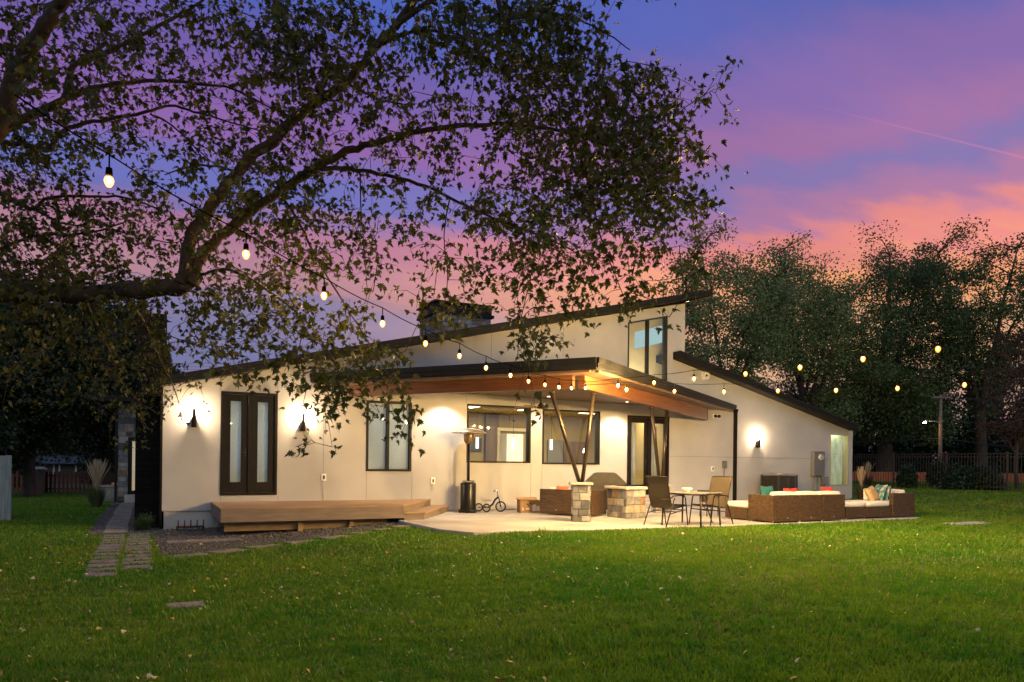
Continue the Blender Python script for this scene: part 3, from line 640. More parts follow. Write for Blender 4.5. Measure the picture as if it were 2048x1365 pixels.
room_light(rx0 + 3, 20.2, 2.95, 170, (1, .80, .46), 4, .8); room_light(rx0 + 7.6, 20.2, 2.95, 170, (1, .80, .46), 4, .8)
RG = emis('room_lamp_glow', (1, .84, .52), 6.0)
for k in range(4): m = MB(); m.box((rx0 + 1.2 + k * 2.3, 20.0, 2.985), (rx0 + 1.9 + k * 2.3, 20.7, 2.994)); m.build('glow_panel', RG, house)
for o_, nm_ in ((O_DL, 'bedroom'), (O_W1, 'study')):
    m = MB(); a_, b_ = o_[0] - .3, o_[1] + .3; m.add([(a_, D + 1.6, 0), (b_, D + 1.6, 0), (b_, D + 1.6, 2.9), (a_, D + 1.6, 2.9)], [(0, 1, 2, 3)]); m.add([(a_, D + .21, 0), (a_, D + 1.6, 0), (a_, D + 1.6, 2.9), (a_, D + .21, 2.9)], [(0, 1, 2, 3)]); m.add([(b_, D + .21, 0), (b_, D + 1.6, 0), (b_, D + 1.6, 2.9), (b_, D + .21, 2.9)], [(3, 2, 1, 0)]); m.add([(a_, D + .21, 2.9), (b_, D + .21, 2.9), (b_, D + 1.6, 2.9), (a_, D + 1.6, 2.9)], [(3, 2, 1, 0)])
    m.build(nm_, STUCCO, house); m = MB(); m.box((a_ + .2, D + .7, 2.86), (b_ - .2, D + 1.3, 2.88)); m.build('glow_panel', emis('blind_fill_glow_' + nm_, (.80, .92, 1), 2), house); room_light((a_ + b_) / 2, D + 1.0, 2.8, 17, (.95, .97, .94), 1, .4)  # glow panels and lamps added to brighten the drawn blinds
def at(px, py, y): return PY(px, py, y)
# things in the kitchen: tall fridge, television, counter, pendant lamps
a, b = at(1014, 868, 21.8), at(1033, 935, 21.8)
m = MB(); m.box((a.x, 21.8, 0), (b.x + .25, 22.5, a.z)); fr = m.build('refrigerator', mat('white_enamel', (.72, .71, .68), .35, col2=(.75, .74, .71), scale=2), base=(a.x, 21.8, 0), bevel=.02); tag(fr, 'tall white refrigerator seen through the kitchen window', 'refrigerator')
a, b = at(936, 876, 22.4), at(966, 903, 22.4)
m = MB(); m.box((a.x, 22.5, b.z), (b.x, 22.58, a.z)); tag(m.build('television', mat('dark_screen', (.05, .055, .06), .2), base=(a.x, 22.5, b.z), bevel=.01), 'dark wall television seen through the kitchen window behind the heater', 'television')
m = MB(); a, b = at(945, 915, 20.6), at(1190, 915, 20.6)
m.box((a.x, 20.6, 0), (b.x, 21.3, .88)); ki = thing('kitchen_island', 'pale kitchen island with a stone top behind the wide windows', 'island', (a.x, 20.6, 0)); m.build('cabinet', mat('cabinet_grey', (.33, .31, .27), .6, col2=(.36, .34, .3), scale=3), ki)
m = MB(); m.box((a.x - .05, 20.55, .883), (b.x + .05, 21.35, .93)); m.build('countertop', mat('white_quartz', (.75, .73, .69), .3, col2=(.68, .66, .62), scale=5), ki)
def pendant(px, k):
    a = at(px, 845, 20.9); t = thing('pendant_lamp', ['slim glass pendant lamp in the left half of the kitchen window', 'slim glass pendant lamp above the refrigerator side of the island', 'slim pendant lamp in the window behind the slanted posts'][k], 'pendant lamp', (a.x, 20.9, 2.98), 'pendant lamps over the kitchen island')
    m = MB(); m.tube([(a.x, 20.9, 2.98), (a.x, 20.9, 2.1)], .006, 6); m.build('cord', BLACK, t)
    m = MB(); m.tube([(a.x, 20.9, 2.1), (a.x, 20.9, 1.75)], .045, 12); m.build('lamp_shade', emis('pendant_glow', (1, .85, .6), 3.0), t)
for k, px in enumerate((955, 1027, 1103)): pendant(px, k)
m = MB(); a, b = at(1102, 880, 22.3), at(1122, 930, 22.3)
m.box((a.x, 22.5, 0), (b.x + .2, 22.58, a.z)); m.build('inner_door', mat('inner_door', (.16, .15, .14), .5), house)
CAS = mat('pale_casing', (.55, .48, .30), .6, col2=(.6, .52, .34), scale=2)
a, b = at(1003, 862, 22.3), at(1078, 930, 22.3); m = MB()
m.box((a.x - .1, 22.4, 0), (a.x, 22.58, a.z)); m.box((b.x, 22.4, 0), (b.x + .1, 22.58, a.z)); m.box((a.x - .1, 22.4, a.z + .002), (b.x + .1, 22.58, a.z + .11)); m.build('inner_casing', CAS, house)
m = MB(); xq = at(975, 900, 22.3).x; m.box((xq, 22.45, 0), (xq + .5, 22.59, 2.97)); m.build('wood_panel', mat('walnut_panel', (.09, .055, .03), .5, col2=(.14, .09, .05), scale=2, stretch=(3, 1, .4)), house); m = MB(); xq = at(1132, 900, 22.3).x; m.box((xq, 22.45, 0), (xq + .9, 22.59, 2.1)); m.build('wood_panel', mat('walnut_panel', (.09, .055, .03), .5, col2=(.14, .09, .05), scale=2, stretch=(3, 1, .4)), house)
q = at(1171, 903, 20.9); t = thing('table_lamp', 'small bright table lamp on the kitchen island behind the right slanted post', 'table lamp', (q.x, 20.9, .93)); m = MB(); m.lathe((q.x, 20.9, .931), [(.0, 0), (.07, 0), (.07, .02), (.012, .03), (.012, q.z - .98)], 14); m.build('base', BRONZE, t)
m = MB(); m.lathe((q.x, 20.9, q.z - .05), [(.0, 0), (.09, 0), (.07, .14), (.0, .14)], 16); m.build('lamp_shade', emis('table_lamp_glow', (1, .85, .55), 9), t)
for k_, (px_, r_0, h_0, cl_) in enumerate(((1112, .07, .22, (.5, .5, .48)), (1134, .10, .12, (.55, .12, .06)), (950, .08, .2, (.6, .58, .5)))):
    q = at(px_, 915, 20.9); m = MB(); m.lathe((q.x, 20.9, .931), [(.0, 0), (r_0 * .7, 0), (r_0, h_0 * .4), (r_0 * .8, h_0 * .8), (r_0 * .5, h_0), (r_0 * .45, h_0)], 16); tag(m.build('vase', mat('vase_' + str(k_), cl_, .4), base=(q.x, 20.9, .93)), ['grey vase on the kitchen island seen in the window behind the slanted posts', 'red bowl-like vase on the island beside the grey vase', 'cream vase on the island behind the patio heater'][k_], 'vase')
# curtain strips inside the patio doors
m = MB()
c = (O_DR[0] + O_DR[1]) / 2
for a, b in ((O_DR[0] + .1, O_DR[0] + .55), (c + .05, O_DR[1] - .2)):
    n = 14
    for i in range(n):
        x0_ = a + (b - a) * i / n; x1_ = a + (b - a) * (i + 1) / n; o0 = .02 * math.sin(i * 1.9); o1 = .02 * math.sin((i + 1) * 1.9)
        m.add([(x0_, D + .3 + o0, .1), (x1_, D + .3 + o1, .1), (x1_, D + .3 + o1, 2.5), (x0_, D + .3 + o0, 2.5)], [(0, 1, 2, 3)], 0, True)
m.build('curtain', mat('linen_curtain', (.36, .36, .32), .9, col2=(.42, .41, .36), scale=4), house)
# upper room: beige wall with a bright clerestory pane at its back, kept under the roof
def rz_(x): return ra.z + (x - ra.x) / (rb.x - ra.x) * (rb.z - ra.z) - .03
ux0, ux1 = O_UP[0] - .35, sU + .0; uz0 = O_UP[2] - .3; uy = 18.85
m = MB(); W4 = lambda x0_, x1_, za0, za1, zb0, zb1: m.add([(x0_, uy, za0), (x1_, uy, za1), (x1_, uy, zb1), (x0_, uy, zb0)], [(0, 1, 2, 3)])
pA, pB, pC, pD = PY(1269, 699, uy), PY(1331, 684, uy), PY(1269, 665, uy), PY(1331, 650, uy)
xl_, xr_ = pA.x, min(pB.x, ux1 - .05); ux1 = min(ux1 - .02, 99)
lerpz = lambda p, q, x: p.z + (q.z - p.z) * (x - p.x) / (q.x - p.x)
e0 = ux0 - .4
W4(e0, ux1, uz0, uz0, lerpz(pA, pB, e0), lerpz(pA, pB, ux1)); W4(e0, xl_, lerpz(pA, pB, e0), pA.z, lerpz(pC, pD, e0), pC.z)
W4(xr_, ux1, lerpz(pA, pB, xr_), lerpz(pA, pB, ux1), lerpz(pC, pD, xr_), lerpz(pC, pD, ux1)); W4(e0, ux1, lerpz(pC, pD, e0), lerpz(pC, pD, ux1), rz_(e0), rz_(ux1))
m.add([(e0, D + .21, uz0), (ux1, D + .21, uz0), (ux1, uy, uz0), (e0, uy, uz0)], [(0, 1, 2, 3)])
m.add([(e0, D + .21, uz0), (e0, uy, uz0), (e0, uy, rz_(e0)), (e0, D + .21, rz_(e0))], [(0, 1, 2, 3)])
m.add([(ux1, D + .21, uz0), (ux1, uy, uz0), (ux1, uy, rz_(ux1)), (ux1, D + .21, rz_(ux1))], [(3, 2, 1, 0)])
m.add([(e0, D + .21, rz_(e0) - .01), (ux1, D + .21, rz_(ux1) - .01), (ux1, uy, rz_(ux1) - .01), (e0, uy, rz_(e0) - .01)], [(3, 2, 1, 0)])
m.build('upper_room', mat('upper_room_paint', (.52, .45, .28), .9, col2=(.58, .50, .32), scale=1), house)
m = MB(); m.box((e0 + .3, D + .3, uz0 + .01), (ux1 - .3, D + .6, uz0 + .02)); m.build('floor_fill_glow', emis('upper_fill_glow', (1, .82, .5), 2), house); room_light((e0 + ux1) / 2, D + .45, uz0 + .08, 30, (1, .82, .5), 1, .4, (R(180 - 30), 0, 0))  # glow sheet and lamp added at floor level to brighten the upper room
m = MB(); m.add([(xl_ - .02, uy + .02, pA.z - .05), (xr_ + .02, uy + .02, lerpz(pA, pB, xr_) - .05), (xr_ + .02, uy + .02, lerpz(pC, pD, xr_) + .05), (xl_ - .02, uy + .02, pC.z + .05)], [(0, 1, 2, 3)]); m.build('rear_window', emis('far_sky_window', (.50, .70, .68), .75), house)
# blind behind the far right window, the room's glow put into its colour
m = MB(); a, b = O_WR[0], O_WR[1]
room_light((a + b) / 2, D + .3, O_WR[3] + .15, 14, (.95, 1, .7), .8, .3); m.box((a - .1, D + .40, O_WR[2] - .2), (sR - .03, D + .42, O_WR[3] + .2)); m.build('room_screen', mat('glowing_blind', (.5, .5, .34), .9, col2=(.2, .26, .12), scale=2.2, stretch=(2.4, 1, 1), emit=(.75, .8, .5), es=.30), house)

# deck -----------------------------------------------------------------
deck = thing('deck', 'low tan timber deck with one angled step beneath the left french doors', 'deck', (1.36, 15.6, -.25))
dz = .335; yf = 15.62; xl = 1.36
rgt = lambda y: 5.12 + (y - 15.5) * .64
m = MB(); y = yf
while y < 17.99:
    y2 = min(y + .130, 17.995); m.prism([(xl + (.15), y, dz - .03), (rgt(y) , y, dz - .03), (rgt(y2), y2, dz - .03), (xl + .15, y2, dz - .03)], [(xl + .15, y, dz), (rgt(y), y, dz), (rgt(y2), y2, dz), (xl + .15, y2, dz)]); y += .142
m.box((xl, yf, dz - .03), (xl + .145, 17.99, dz))
m.build('deck_boards', DECKW, deck)
m = MB(); z0, z1 = dz - .29, dz - .032
m.box((xl + .01, yf + .01, z0), (rgt(yf) - .0, yf + .04, z1)); m.box((xl + .01, yf + .042, z0), (xl + .04, 17.98, z1))
a, b = Vector((rgt(yf), yf + .01, z0)), Vector((rgt(17.95), 17.95, z0)); n = Vector((-(b - a).y, (b - a).x, 0)).normalized() * .03
m.prism([a, b, b + n, a + n], [p + Vector((0, 0, z1 - z0)) for p in (a, b, b + n, a + n)]); m.build('rim_board', DECKR, deck)
m = MB()
m.box((xl + .1, yf + .28, -.16), (rgt(yf) - .3, yf + .33, z0 - .003)); m.box((xl + .1, yf + 1.5, -.16), (rgt(yf) + .3, yf + 1.55, z0 - .003)); m.build('support_beam', LUMBER, deck)
for px in (601, 703):
    x = PY(px, 1050, yf + .2).x; m = MB(); m.box((x - .05, yf + .17, Gf(x, 15.8) - .1), (x + .05, yf + .277, z0 - .004)); m.build('post', LUMBER, deck)
m = MB(); st = .168
def off(y, o): return (rgt(y) + o, y)
q = [(rgt(15.45) - .02, 15.45), (rgt(15.45) + .52, 15.45), (rgt(17.97) + .52, 17.97), (rgt(17.97), 17.97)]
q = [(rgt(yf) + .004, yf - .02), (rgt(yf) + .5, yf - .02), (rgt(17.97) + .52, 17.97), (rgt(17.97) + .004, 17.97)]
m.prism([(x, y, st - .03) for x, y in q], [(x, y, st) for x, y in q]); m.build('step_tread', DECKW, deck, bevel=.004)
q2 = [(x + (-.03 if i in (1, 2) else 0.0), y + (.03 if i < 2 else -.02)) for i, (x, y) in enumerate(q)]
m = MB(); m.prism([(x, y, -.06) for x, y in q2], [(x, y, st - .032) for x, y in q2]); m.build('step_riser', DECKR, deck)

# ================================================================ things on the walls
def sconce(px, py, label, I=1.0):
    c = PY(px, py); t = thing('wall_lamp', label, 'wall lamp', (c.x, D, c.z), 'wall lamps on the white facade')
    zt, zb = .02, -.40
    m = MB(); n = 8
    # curved shield standing off the wall, narrow at the top
    vs = []; 
    for (w, z, yo) in ((.038, zt, -.135), (.040, -.12, -.135), (.052, -.28, -.12), (.055, zb, -.10)):
        for k in range(n + 1):
            th = math.pi * (k / n - .5); vs.append((c.x + w * math.sin(th), D + yo - .03 * math.cos(th) + .02, c.z + z))
    m.add(vs, [(i * (n + 1) + k, i * (n + 1) + k + 1, (i + 1) * (n + 1) + k + 1, (i + 1) * (n + 1) + k) for i in range(3) for k in range(n)], 0, True)
    m.build('shield', BRONZE, t)
    m = MB(); m.prism([(c.x - .053, D - .11, c.z + zb), (c.x + .053, D - .11, c.z + zb), (c.x + .053, D - .001, c.z + zb), (c.x - .053, D - .001, c.z + zb)], [(c.x - .05, D - .115, c.z - .17), (c.x + .05, D - .115, c.z - .17), (c.x + .05, D - .001, c.z - .17), (c.x - .05, D - .001, c.z - .17)]); m.build('bracket', BRONZE, t)
    m = MB(); m.lathe((c.x, D - .075, c.z - .06), [(.001, -.035), (.02, -.025), (.026, 0), (.02, .025), (.001, .035)], 12); m.build('lamp', SCONCEM, t)
sconce(388, 820, 'wall lamp left of the deck doors, nearest the house corner'); sconce(605, 830, 'wall lamp right of the deck doors, partly behind maple leaves')
sconce(1514, 872, 'wall lamp above the air conditioner unit')
WHITE = mat('white_plastic', (.75, .73, .70), .5)
def outlet(px, py, label, cord=False):
    c = PY(px, py); t = thing('outlet_box', label, 'outlet', (c.x, D, c.z), 'outlets on the facade')
    m = MB(); m.box((c.x - .06, D - .045, c.z - .085), (c.x + .06, D - .001, c.z + .085)); m.build('cover', WHITE, t, bevel=.01)
    m = MB(); m.box((c.x - .022, D - .052, c.z - .045), (c.x + .022, D - .0452, c.z + .045)); m.build('socket', BLACK, t)
    if cord:
        m = MB(); pts = [(c.x, D - .05, c.z - .04), (c.x - .02, D - .06, c.z - .15), (c.x - .04, D - .03, c.z - .3), (c.x + .02, D - .02, c.z - .42), (c.x - .0, D - .05, c.z - .52)]; m.tube(pts, .006, 6); m.build('cable', mat('pale_cable', (.5, .4, .28), .6), t)
outlet(647, 955, 'white outlet box with a cable hanging to the deck', True); outlet(865, 962, 'white outlet box on the wall left of the heater'); outlet(1424, 938, 'white outlet box behind the dining chairs')
GREYB = mat('grey_box_paint', (.17, .165, .155), .5, metal=.3, col2=(.2, .19, .18), scale=4)
c = PY(1447, 929); t = thing('junction_box', 'small grey junction box with a thin conduit beside the downspout', 'junction box', (c.x, D, c.z))
m = MB(); m.box((c.x - .075, D - .09, c.z - .13), (c.x + .075, D - .001, c.z + .11)); m.build('box', GREYB, t, bevel=.008)
m = MB(); m.tube([(c.x, D - .03, c.z - .13), (c.x, D - .03, .02)], .013, 8); m.build('conduit', GREYB, t)
c0_, c1_ = PY(1621, 903), PY(1642, 952); t = thing('electric_meter', 'tall grey electric meter box with a round dial by the right window', 'electric meter', (c0_.x, D, 0))
m = MB(); m.box((c0_.x, D - .16, c1_.z), (c1_.x, D - .001, c0_.z)); m.build('box', GREYB, t, bevel=.01)
cm = PY(1633, 915); m = MB()
def ydisc(m, c, r, y0, y1, n=20, mi=0):
    m.tube([(c.x, y0, c.z), (c.x, y1, c.z)], r, n, mi)
ydisc(m, cm, .10, D - .21, D - .163); ydisc(m, cm, .085, D - .25, D - .212, mi=1); m.build('dial', [WHITE, mat('meter_glass', (.4, .38, .35), .15)], t)
m = MB()
for dx in (.1, .3): m.tube([(c0_.x + dx, D - .07, c1_.z), (c0_.x + dx, D - .07, -.05)], .028, 10)
m.build('conduit', GREYB, t)
c = PY(1645, 962); t = thing('disconnect_box', 'small louvred grey box low on the wall beside the meter', 'disconnect box', (c.x, D, c.z))
m = MB(); m.box((c.x - .12, D - .14, c.z - .14), (c.x + .14, D - .001, c.z + .14)); m.build('box', GREYB, t, bevel=.008)
m = MB()
for k in range(4): m.box((c.x - .05, D - .155, c.z - .1 + k * .058), (c.x + .13, D - .142, c.z - .07 + k * .058))
m.build('louvre', mat('pale_metal', (.4, .4, .38), .4, metal=.5), t)
c = PY(1410, 752); t = thing('security_camera', 'white oval security camera high on the wall under the low roof', 'camera', (c.x, D, c.z))
m = MB(); vs = []; 
pr = [Vector((.16 * math.copysign(abs(math.cos(a)) ** .6, math.cos(a)), 0, .14 * math.copysign(abs(math.sin(a)) ** .6, math.sin(a)))) for a in np.linspace(0, 2 * math.pi, 25)[:-1]]
m.prism([Vector((c.x, D - .001, c.z)) + q for q in pr][::-1], [Vector((c.x, D - .07, c.z)) + q * .85 for q in pr][::-1]); m.build('housing', WHITE, t, bevel=.012)
m = MB(); ydisc(m, c, .035, D - .09, D - .071, 14); m.build('lens', BLACK, t)
for k, px in enumerate((1428, 1438)):
    pass
c = PY(1433, 833); t = thing('twin_vent', 'pair of small round black vents on the wall near the beam end', 'vent', (c.x, D, c.z))
m = MB(); m.box((c.x - .16, D - .015, c.z - .07), (c.x + .16, D - .001, c.z + .07)); m.build('plate', WHITE, t, bevel=.01)
for dx in (-.075, .075):
    m = MB(); m.tube([(c.x + dx, D - .06, c.z), (c.x + dx, D - .016, c.z)], .055, 16); m.build('vent_pipe', BLACK, t)

# air conditioner
x0, x1, ya, yb, h = 18.05, 18.9, 16.85, 17.62, 1.04
t = thing('air_conditioner', 'dark slatted air conditioner unit against the wall behind the sofa', 'air conditioner', (x0, ya, 0)); ACM = mat('ac_paint', (.055, .05, .045), .5, metal=.3, col2=(.065, .06, .055), scale=3)
m = MB()
for a, b in ((x0, ya), (x1 - .05, ya), (x0, yb - .05), (x1 - .05, yb - .05)): m.box((a, b, .05), (a + .05, b + .05, h - .05))
m.box((x0 + .06, ya + .06, .05), (x1 - .06, yb - .06, h - .06)); m.box((x0 + .35, ya + .01, .05), (x0 + .5, ya + .05, h - .05)); m.build('cabinet', ACM, t)
m = MB(); m.box((x0 - .01, ya - .01, h - .049), (x1 + .01, yb + .01, h)); m.lathe(((x0 + x1) / 2, (ya + yb) / 2, h + .003), [(.3, 0), (.3, .03), (.27, .03), (.27, 0)], 28); m.build('top_panel', mat('ac_top', (.3, .29, .26), .4, metal=.4), t, bevel=.01)
m = MB(); x = x0 + .06
while x < x1 - .06:
    m.box((x, ya, .08), (x + .018, ya + .02, h - .06)); x += .05
y = ya + .06
while y < yb - .06:
    m.box((x0, y, .08), (x0 + .02, y + .018, h - .06)); y += .05
m.build('grille', ACM, t); m = MB(); m.box((x0 - .1, ya - .1, -.02), (x1 + .1, yb + .1, .05)); m.build('pad', CONC, t)

# ceiling fan
fp = P(1082, 784, 19.0); fz = zpl(fp.x, fp.y) - .025
t = thing('ceiling_fan', 'dark ceiling fan with long thin blades under the patio roof', 'ceiling fan', (fp.x, fp.y, fz))
m = MB(); m.tube([(fp.x, fp.y, fz), (fp.x, fp.y, fz - .3)], .014, 8); m.build('rod', BRONZE, t)
m = MB(); m.lathe((fp.x, fp.y, fz - .42), [(.0, 0), (.10, .0), (.11, .03), (.09, .07), (.035, .13), (.02, .17)], 20); m.build('motor', BRONZE, t)
for k in range(5):
    a = R(-10) + k * 2 * math.pi / 5; u = Vector((math.cos(a), math.sin(a), 0)); n = Vector((-u.y, u.x, 0)); c = Vector((fp.x, fp.y, fz - .385))
    m = MB(); bl = [c + u * .10 - n * .03, c + u * .7 - n * .055, c + u * .74, c + u * .7 + n * .045, c + u * .10 + n * .03]
    bl = [q + Vector((0, 0, (q - c).dot(n) * .18)) for q in bl]; m.prism(bl, [q + Vector((0, 0, .008)) for q in bl]); m.build('blade', mat('fan_blade', (.12, .07, .035), .5, col2=(.16, .09, .05), scale=3), t)

# ================================================================ patio things
# heater
hp = PY(936, 1020, 17.42); hp.z = 0; t = thing('patio_heater', 'black patio heater with a round metal hood standing against the wall', 'patio heater', hp)
HB = mat('heater_black', (.014, .012, .010), .3, metal=.5)
m = MB(); m.lathe(hp, [(.0, .02), (.235, .02), (.25, .05), (.25, .08), (.21, .09), (.0, .09)], 28); m.build('base', HB, t)
for a in (200, 250):
    m = MB(); q = hp + Vector((math.cos(R(a)) * .28, math.sin(R(a)) * .15, .04)); m.tube([q + Vector((0, -.015, 0)), q + Vector((0, .015, 0))], .038, 12); m.build('wheel', HB, t)
m = MB(); m.lathe(hp, [(.205, .09), (.205, .76), (.19, .78), (.06, .785)], 32); m.build('tank_housing', HB, t)
m = MB(); m.lathe(hp, [(.13, .785), (.16, .79), (.17, .82), (.15, .835), (.12, .80)], 14, smooth=False); m.build('valve_ring', mat('bright_metal', (.55, .52, .48), .25, metal=.9), t)
m = MB(); m.tube([hp + Vector((0, 0, .78)), hp + Vector((0, 0, 1.8))], .038, 14); m.build('pole', HB, t)
m = MB(); m.lathe(hp, [(.06, 1.78), (.095, 1.8), (.125, 1.86), (.135, 2.02), (.13, 2.05), (.0, 2.05)], 24); m.build('burner', mat('burner_mesh', (.16, .11, .07), .4, metal=.7, col2=(.25, .17, .1), scale=30), t)
m = MB(); m.lathe(hp, [(.001, 2.20), (.10, 2.195), (.28, 2.16), (.44, 2.09), (.455, 2.065), (.44, 2.07), (.25, 2.13), (.05, 2.16), (.001, 2.165)], 40); m.build('hood', mat('hood_metal', (.50, .42, .34), .3, metal=.85), t)

# tricycle
tp = PY(981, 1019.5, 17.45); tp.z = 0; t = thing('tricycle', 'small blue child tricycle with silver seat beside the heater', 'tricycle', tp)
BL = mat('blue_paint', (.01, .03, .10), .25, metal=.3); RUB = mat('tyre_rubber', (.02, .018, .016), .7); CHR = mat('chrome', (.6, .58, .55), .15, metal=1)
ux = Vector((math.cos(R(-20)), math.sin(R(-20)), 0)); uy = Vector((-ux.y, ux.x, 0)); uz = Vector((0, 0, 1))
def T(a, b, c): return tp + ux * a + uy * b + uz * c
def wheel(c, r, par):
    m = MB(); m.torus(c, r - .019, .019, uy, 24, 8); w = m.build('wheel', RUB, par)
    m = MB(); m.torus(c, r - .036, .006, uy, 24, 6)
    for k in range(8):
        a = k * math.pi / 4; m.tube([c, c + (ux * math.cos(a) + uz * math.sin(a)) * (r - .038)], .003, 5)
    m.tube([c - uy * .02, c + uy * .02], .016, 10); m.build('rim', CHR, w)
wheel(T(.27, 0, .145), .145, t); wheel(T(-.30, .14, .115), .115, t); wheel(T(-.12, -.16, .115), .115, t)
m = MB(); m.tube([T(-.2, 0, .13), T(-.05, 0, .12), T(.05, 0, .2), T(.12, 0, .33), T(.21, 0, .40)], .026, 8); m.tube([T(.19, 0, .44), T(.22, 0, .36), T(.27, -.04, .145)], .015, 8); m.tube([T(.22, 0, .36), T(.27, .04, .145)], .012, 8); m.tube([T(-.30, .14, .115), T(-.2, 0, .13), T(-.12, -.16, .115)], .012, 8); m.build('frame', BL, t)
m = MB(); m.tube([T(.19, 0, .44), T(.17, 0, .55)], .014, 8); m.tube([T(.08, -.16, .54), T(.13, -.12, .575), T(.17, 0, .56), T(.13, .12, .575), T(.08, .16, .54)], .012, 8); m.build('handlebar', CHR, t)
m = MB(); m.pillow(T(-.1, 0, .315), ux * .15, uy * .07, uz * .02); m.tube([T(-.23, -.05, .31), T(-.25, -.05, .40), T(-.25, .05, .40), T(-.23, .05, .31)], .009, 8); m.tube([T(-.12, 0, .30), T(-.14, 0, .13)], .012, 8); m.build('seat', mat('silver_seat', (.45, .45, .46), .35, metal=.5), t)

# cardboard box
cp = PZ(1058, 1026, 0) + F0 * .15; t = thing('cardboard_box', 'open brown cardboard box with white labels beside the wicker chair', 'cardboard box', (cp.x, cp.y, 0))
CB = mat('cardboard', (.30, .17, .08), .85, col2=(.35, .21, .10), scale=5); a = R(-12); ux = Vector((math.cos(a), math.sin(a), 0)); uy = Vector((-ux.y, ux.x, 0))
m = MB(); o = Vector((cp.x, cp.y, 0)) - ux * .28 - uy * .18; w, d_, h, k = .56, .36, .33, .008
for args in ((o, ux * w, uy * k, (0, 0, h)), (o + uy * (d_ - k), ux * w, uy * k, (0, 0, h)), (o + uy * k, ux * k, uy * (d_ - 2 * k), (0, 0, h)), (o + uy * k + ux * (w - k), ux * k, uy * (d_ - 2 * k), (0, 0, h)), (o + uy * k + ux * k, ux * (w - 2 * k), uy * (d_ - 2 * k), (0, 0, k))): m.obox(*args)
m.build('carton', CB, t)
m = MB(); m.obox(o + Vector((0, 0, h + .001)) + ux * .0, ux * w, (0, 0, .006), uy * -.03 + Vector((0, 0, .0)) + uy * .0); 
m.obox(o + uy * d_ + Vector((0, 0, h)), ux * w, uy * .004, Vector((0, 0, .06)) + uy * .09); m.obox(o + Vector((0, 0, h)), uy * d_, ux * .004, Vector((0, 0, .04)) - ux * .07); m.build('flap', CB, t)
m = MB()
for (a_, b_, w_, h_) in ((.32, .05, .10, .17), (.43, .05, .09, .13), (.05, .06, .03, .08), (.14, .09, .10, .03)): m.obox(o + ux * a_ + Vector((0, 0, b_)) - uy * .003, ux * w_, uy * .002, (0, 0, h_), 0)
for (a_, b_) in ((.17, .2), (.24, .22), (.31, .2), (.2, .17)): m.obox(o + ux * a_ + Vector((0, 0, b_)) - uy * .003, ux * .035, uy * .002, (0, 0, .045), 1)
m.build('label_sticker', [mat('paper_label', (.65, .6, .52), .8), BLACK], t)

# wicker seating helper: world-aligned modules
PLG = mat('foot_plastic', (.5, .42, .33), .6)
def cushion(c, sx, sy, sz, par, name='cushion', mt=None):
    m = MB(); vs = []; n = 10
    def f(a): return math.copysign(abs(a) ** .55, a) if a else 0
    lo = []
    for i, z in enumerate((-1, -.7, 0, .6, .9, 1)):
        k = (.9, .985, 1, .985, .95, .86)[i]
        for q in range(28):
            t_ = 2 * math.pi * q / 28; x = math.copysign(abs(math.cos(t_)) ** .28, math.cos(t_)); y = math.copysign(abs(math.sin(t_)) ** .28, math.sin(t_))
            vs.append((c[0] + x * sx * k, c[1] + y * sy * k, c[2] + z * sz))
    fs = [(i * 28 + q, i * 28 + (q + 1) % 28, (i + 1) * 28 + (q + 1) % 28, (i + 1) * 28 + q) for i in range(5) for q in range(28)]
    fs.append(tuple(range(28))[::-1]); m.add(vs, fs, 0, True)
    vs2 = [v for v in vs[-28:]] + [(c[0], c[1], c[2] + sz * 1.12)]; m.add(vs2, [(q, (q + 1) % 28, 28) for q in range(28)], 0, True)
    return m.build(name, mt or CUSH, par)
# left sectional
x0, y0 = 12.82, 12.04; mod = .765; t = thing('wicker_sofa', 'brown wicker sectional sofa seen from behind, cream cushions and three backs', 'sofa', (x0, y0, 0))
for i in range(3):
    m = MB(); xa = x0 + i * mod + .004; xb = x0 + (i + 1) * mod - .004
    m.box((xa, y0, .035), (xb, y0 + .10, .635)); m.build('back_panel', WICKER, t, bevel=.012)
    m = MB(); m.box((xa, y0 + .103, .035), (xb, y0 + .765, .30)); m.build('seat_base', WICKER, t, bevel=.012)
    cushion((xa + mod / 2, y0 + .44, .36), mod / 2 - .01, .32, .065, t, 'seat_cushion')
    cushion((xa + mod / 2 + (.03 if i == 0 else 0), y0 + .19, .56), mod / 2 - .015, .085, .145, t, 'back_cushion')
m = MB(); m.box((x0 - .10, y0 + .0, .035), (x0 - .0, y0 + .765, .635)); m.build('side_panel', WICKER, t, bevel=.012)
for a, b in ((x0 - .08, y0 + .03), (x0 - .08, y0 + .7), (x0 + 2.2, y0 + .03), (x0 + .75, y0 + .02), (x0 + 1.5, y0 + .02)):
    m = MB(); m.lathe((a + .02, b, 0), [(.02, 0), (.025, .035)], 10); m.build('foot', PLG, t)
for i in range(3):
    m = MB(); m.obox((x0 + .35 + i * mod, y0 - .004, .10), (.035, 0, 0), (0, .003, 0), (0, 0, .018)); m.build('maker_plate', PLG, t)
def wstool(x, y, w, d_, label):
    t = thing('wicker_ottoman', label, 'ottoman', (x, y, 0), 'wicker seats with cream cushions')
    m = MB(); m.box((x, y, .035), (x + w, y + d_, .30)); m.build('base', WICKER, t, bevel=.012)
    cushion((x + w / 2, y + d_ / 2, .365), w / 2 - .005, d_ / 2 - .005, .07, t)
    for a, b in ((x + .05, y + .05), (x + w - .05, y + .05), (x + .05, y + d_ - .05), (x + w - .05, y + d_ - .05)):
        m = MB(); m.lathe((a, b, 0), [(.02, 0), (.025, .034)], 10); m.build('foot', PLG, t)
wstool(12.74, 12.84, .76, .74, 'wicker ottoman with cream cushion behind the left end of the sectional')
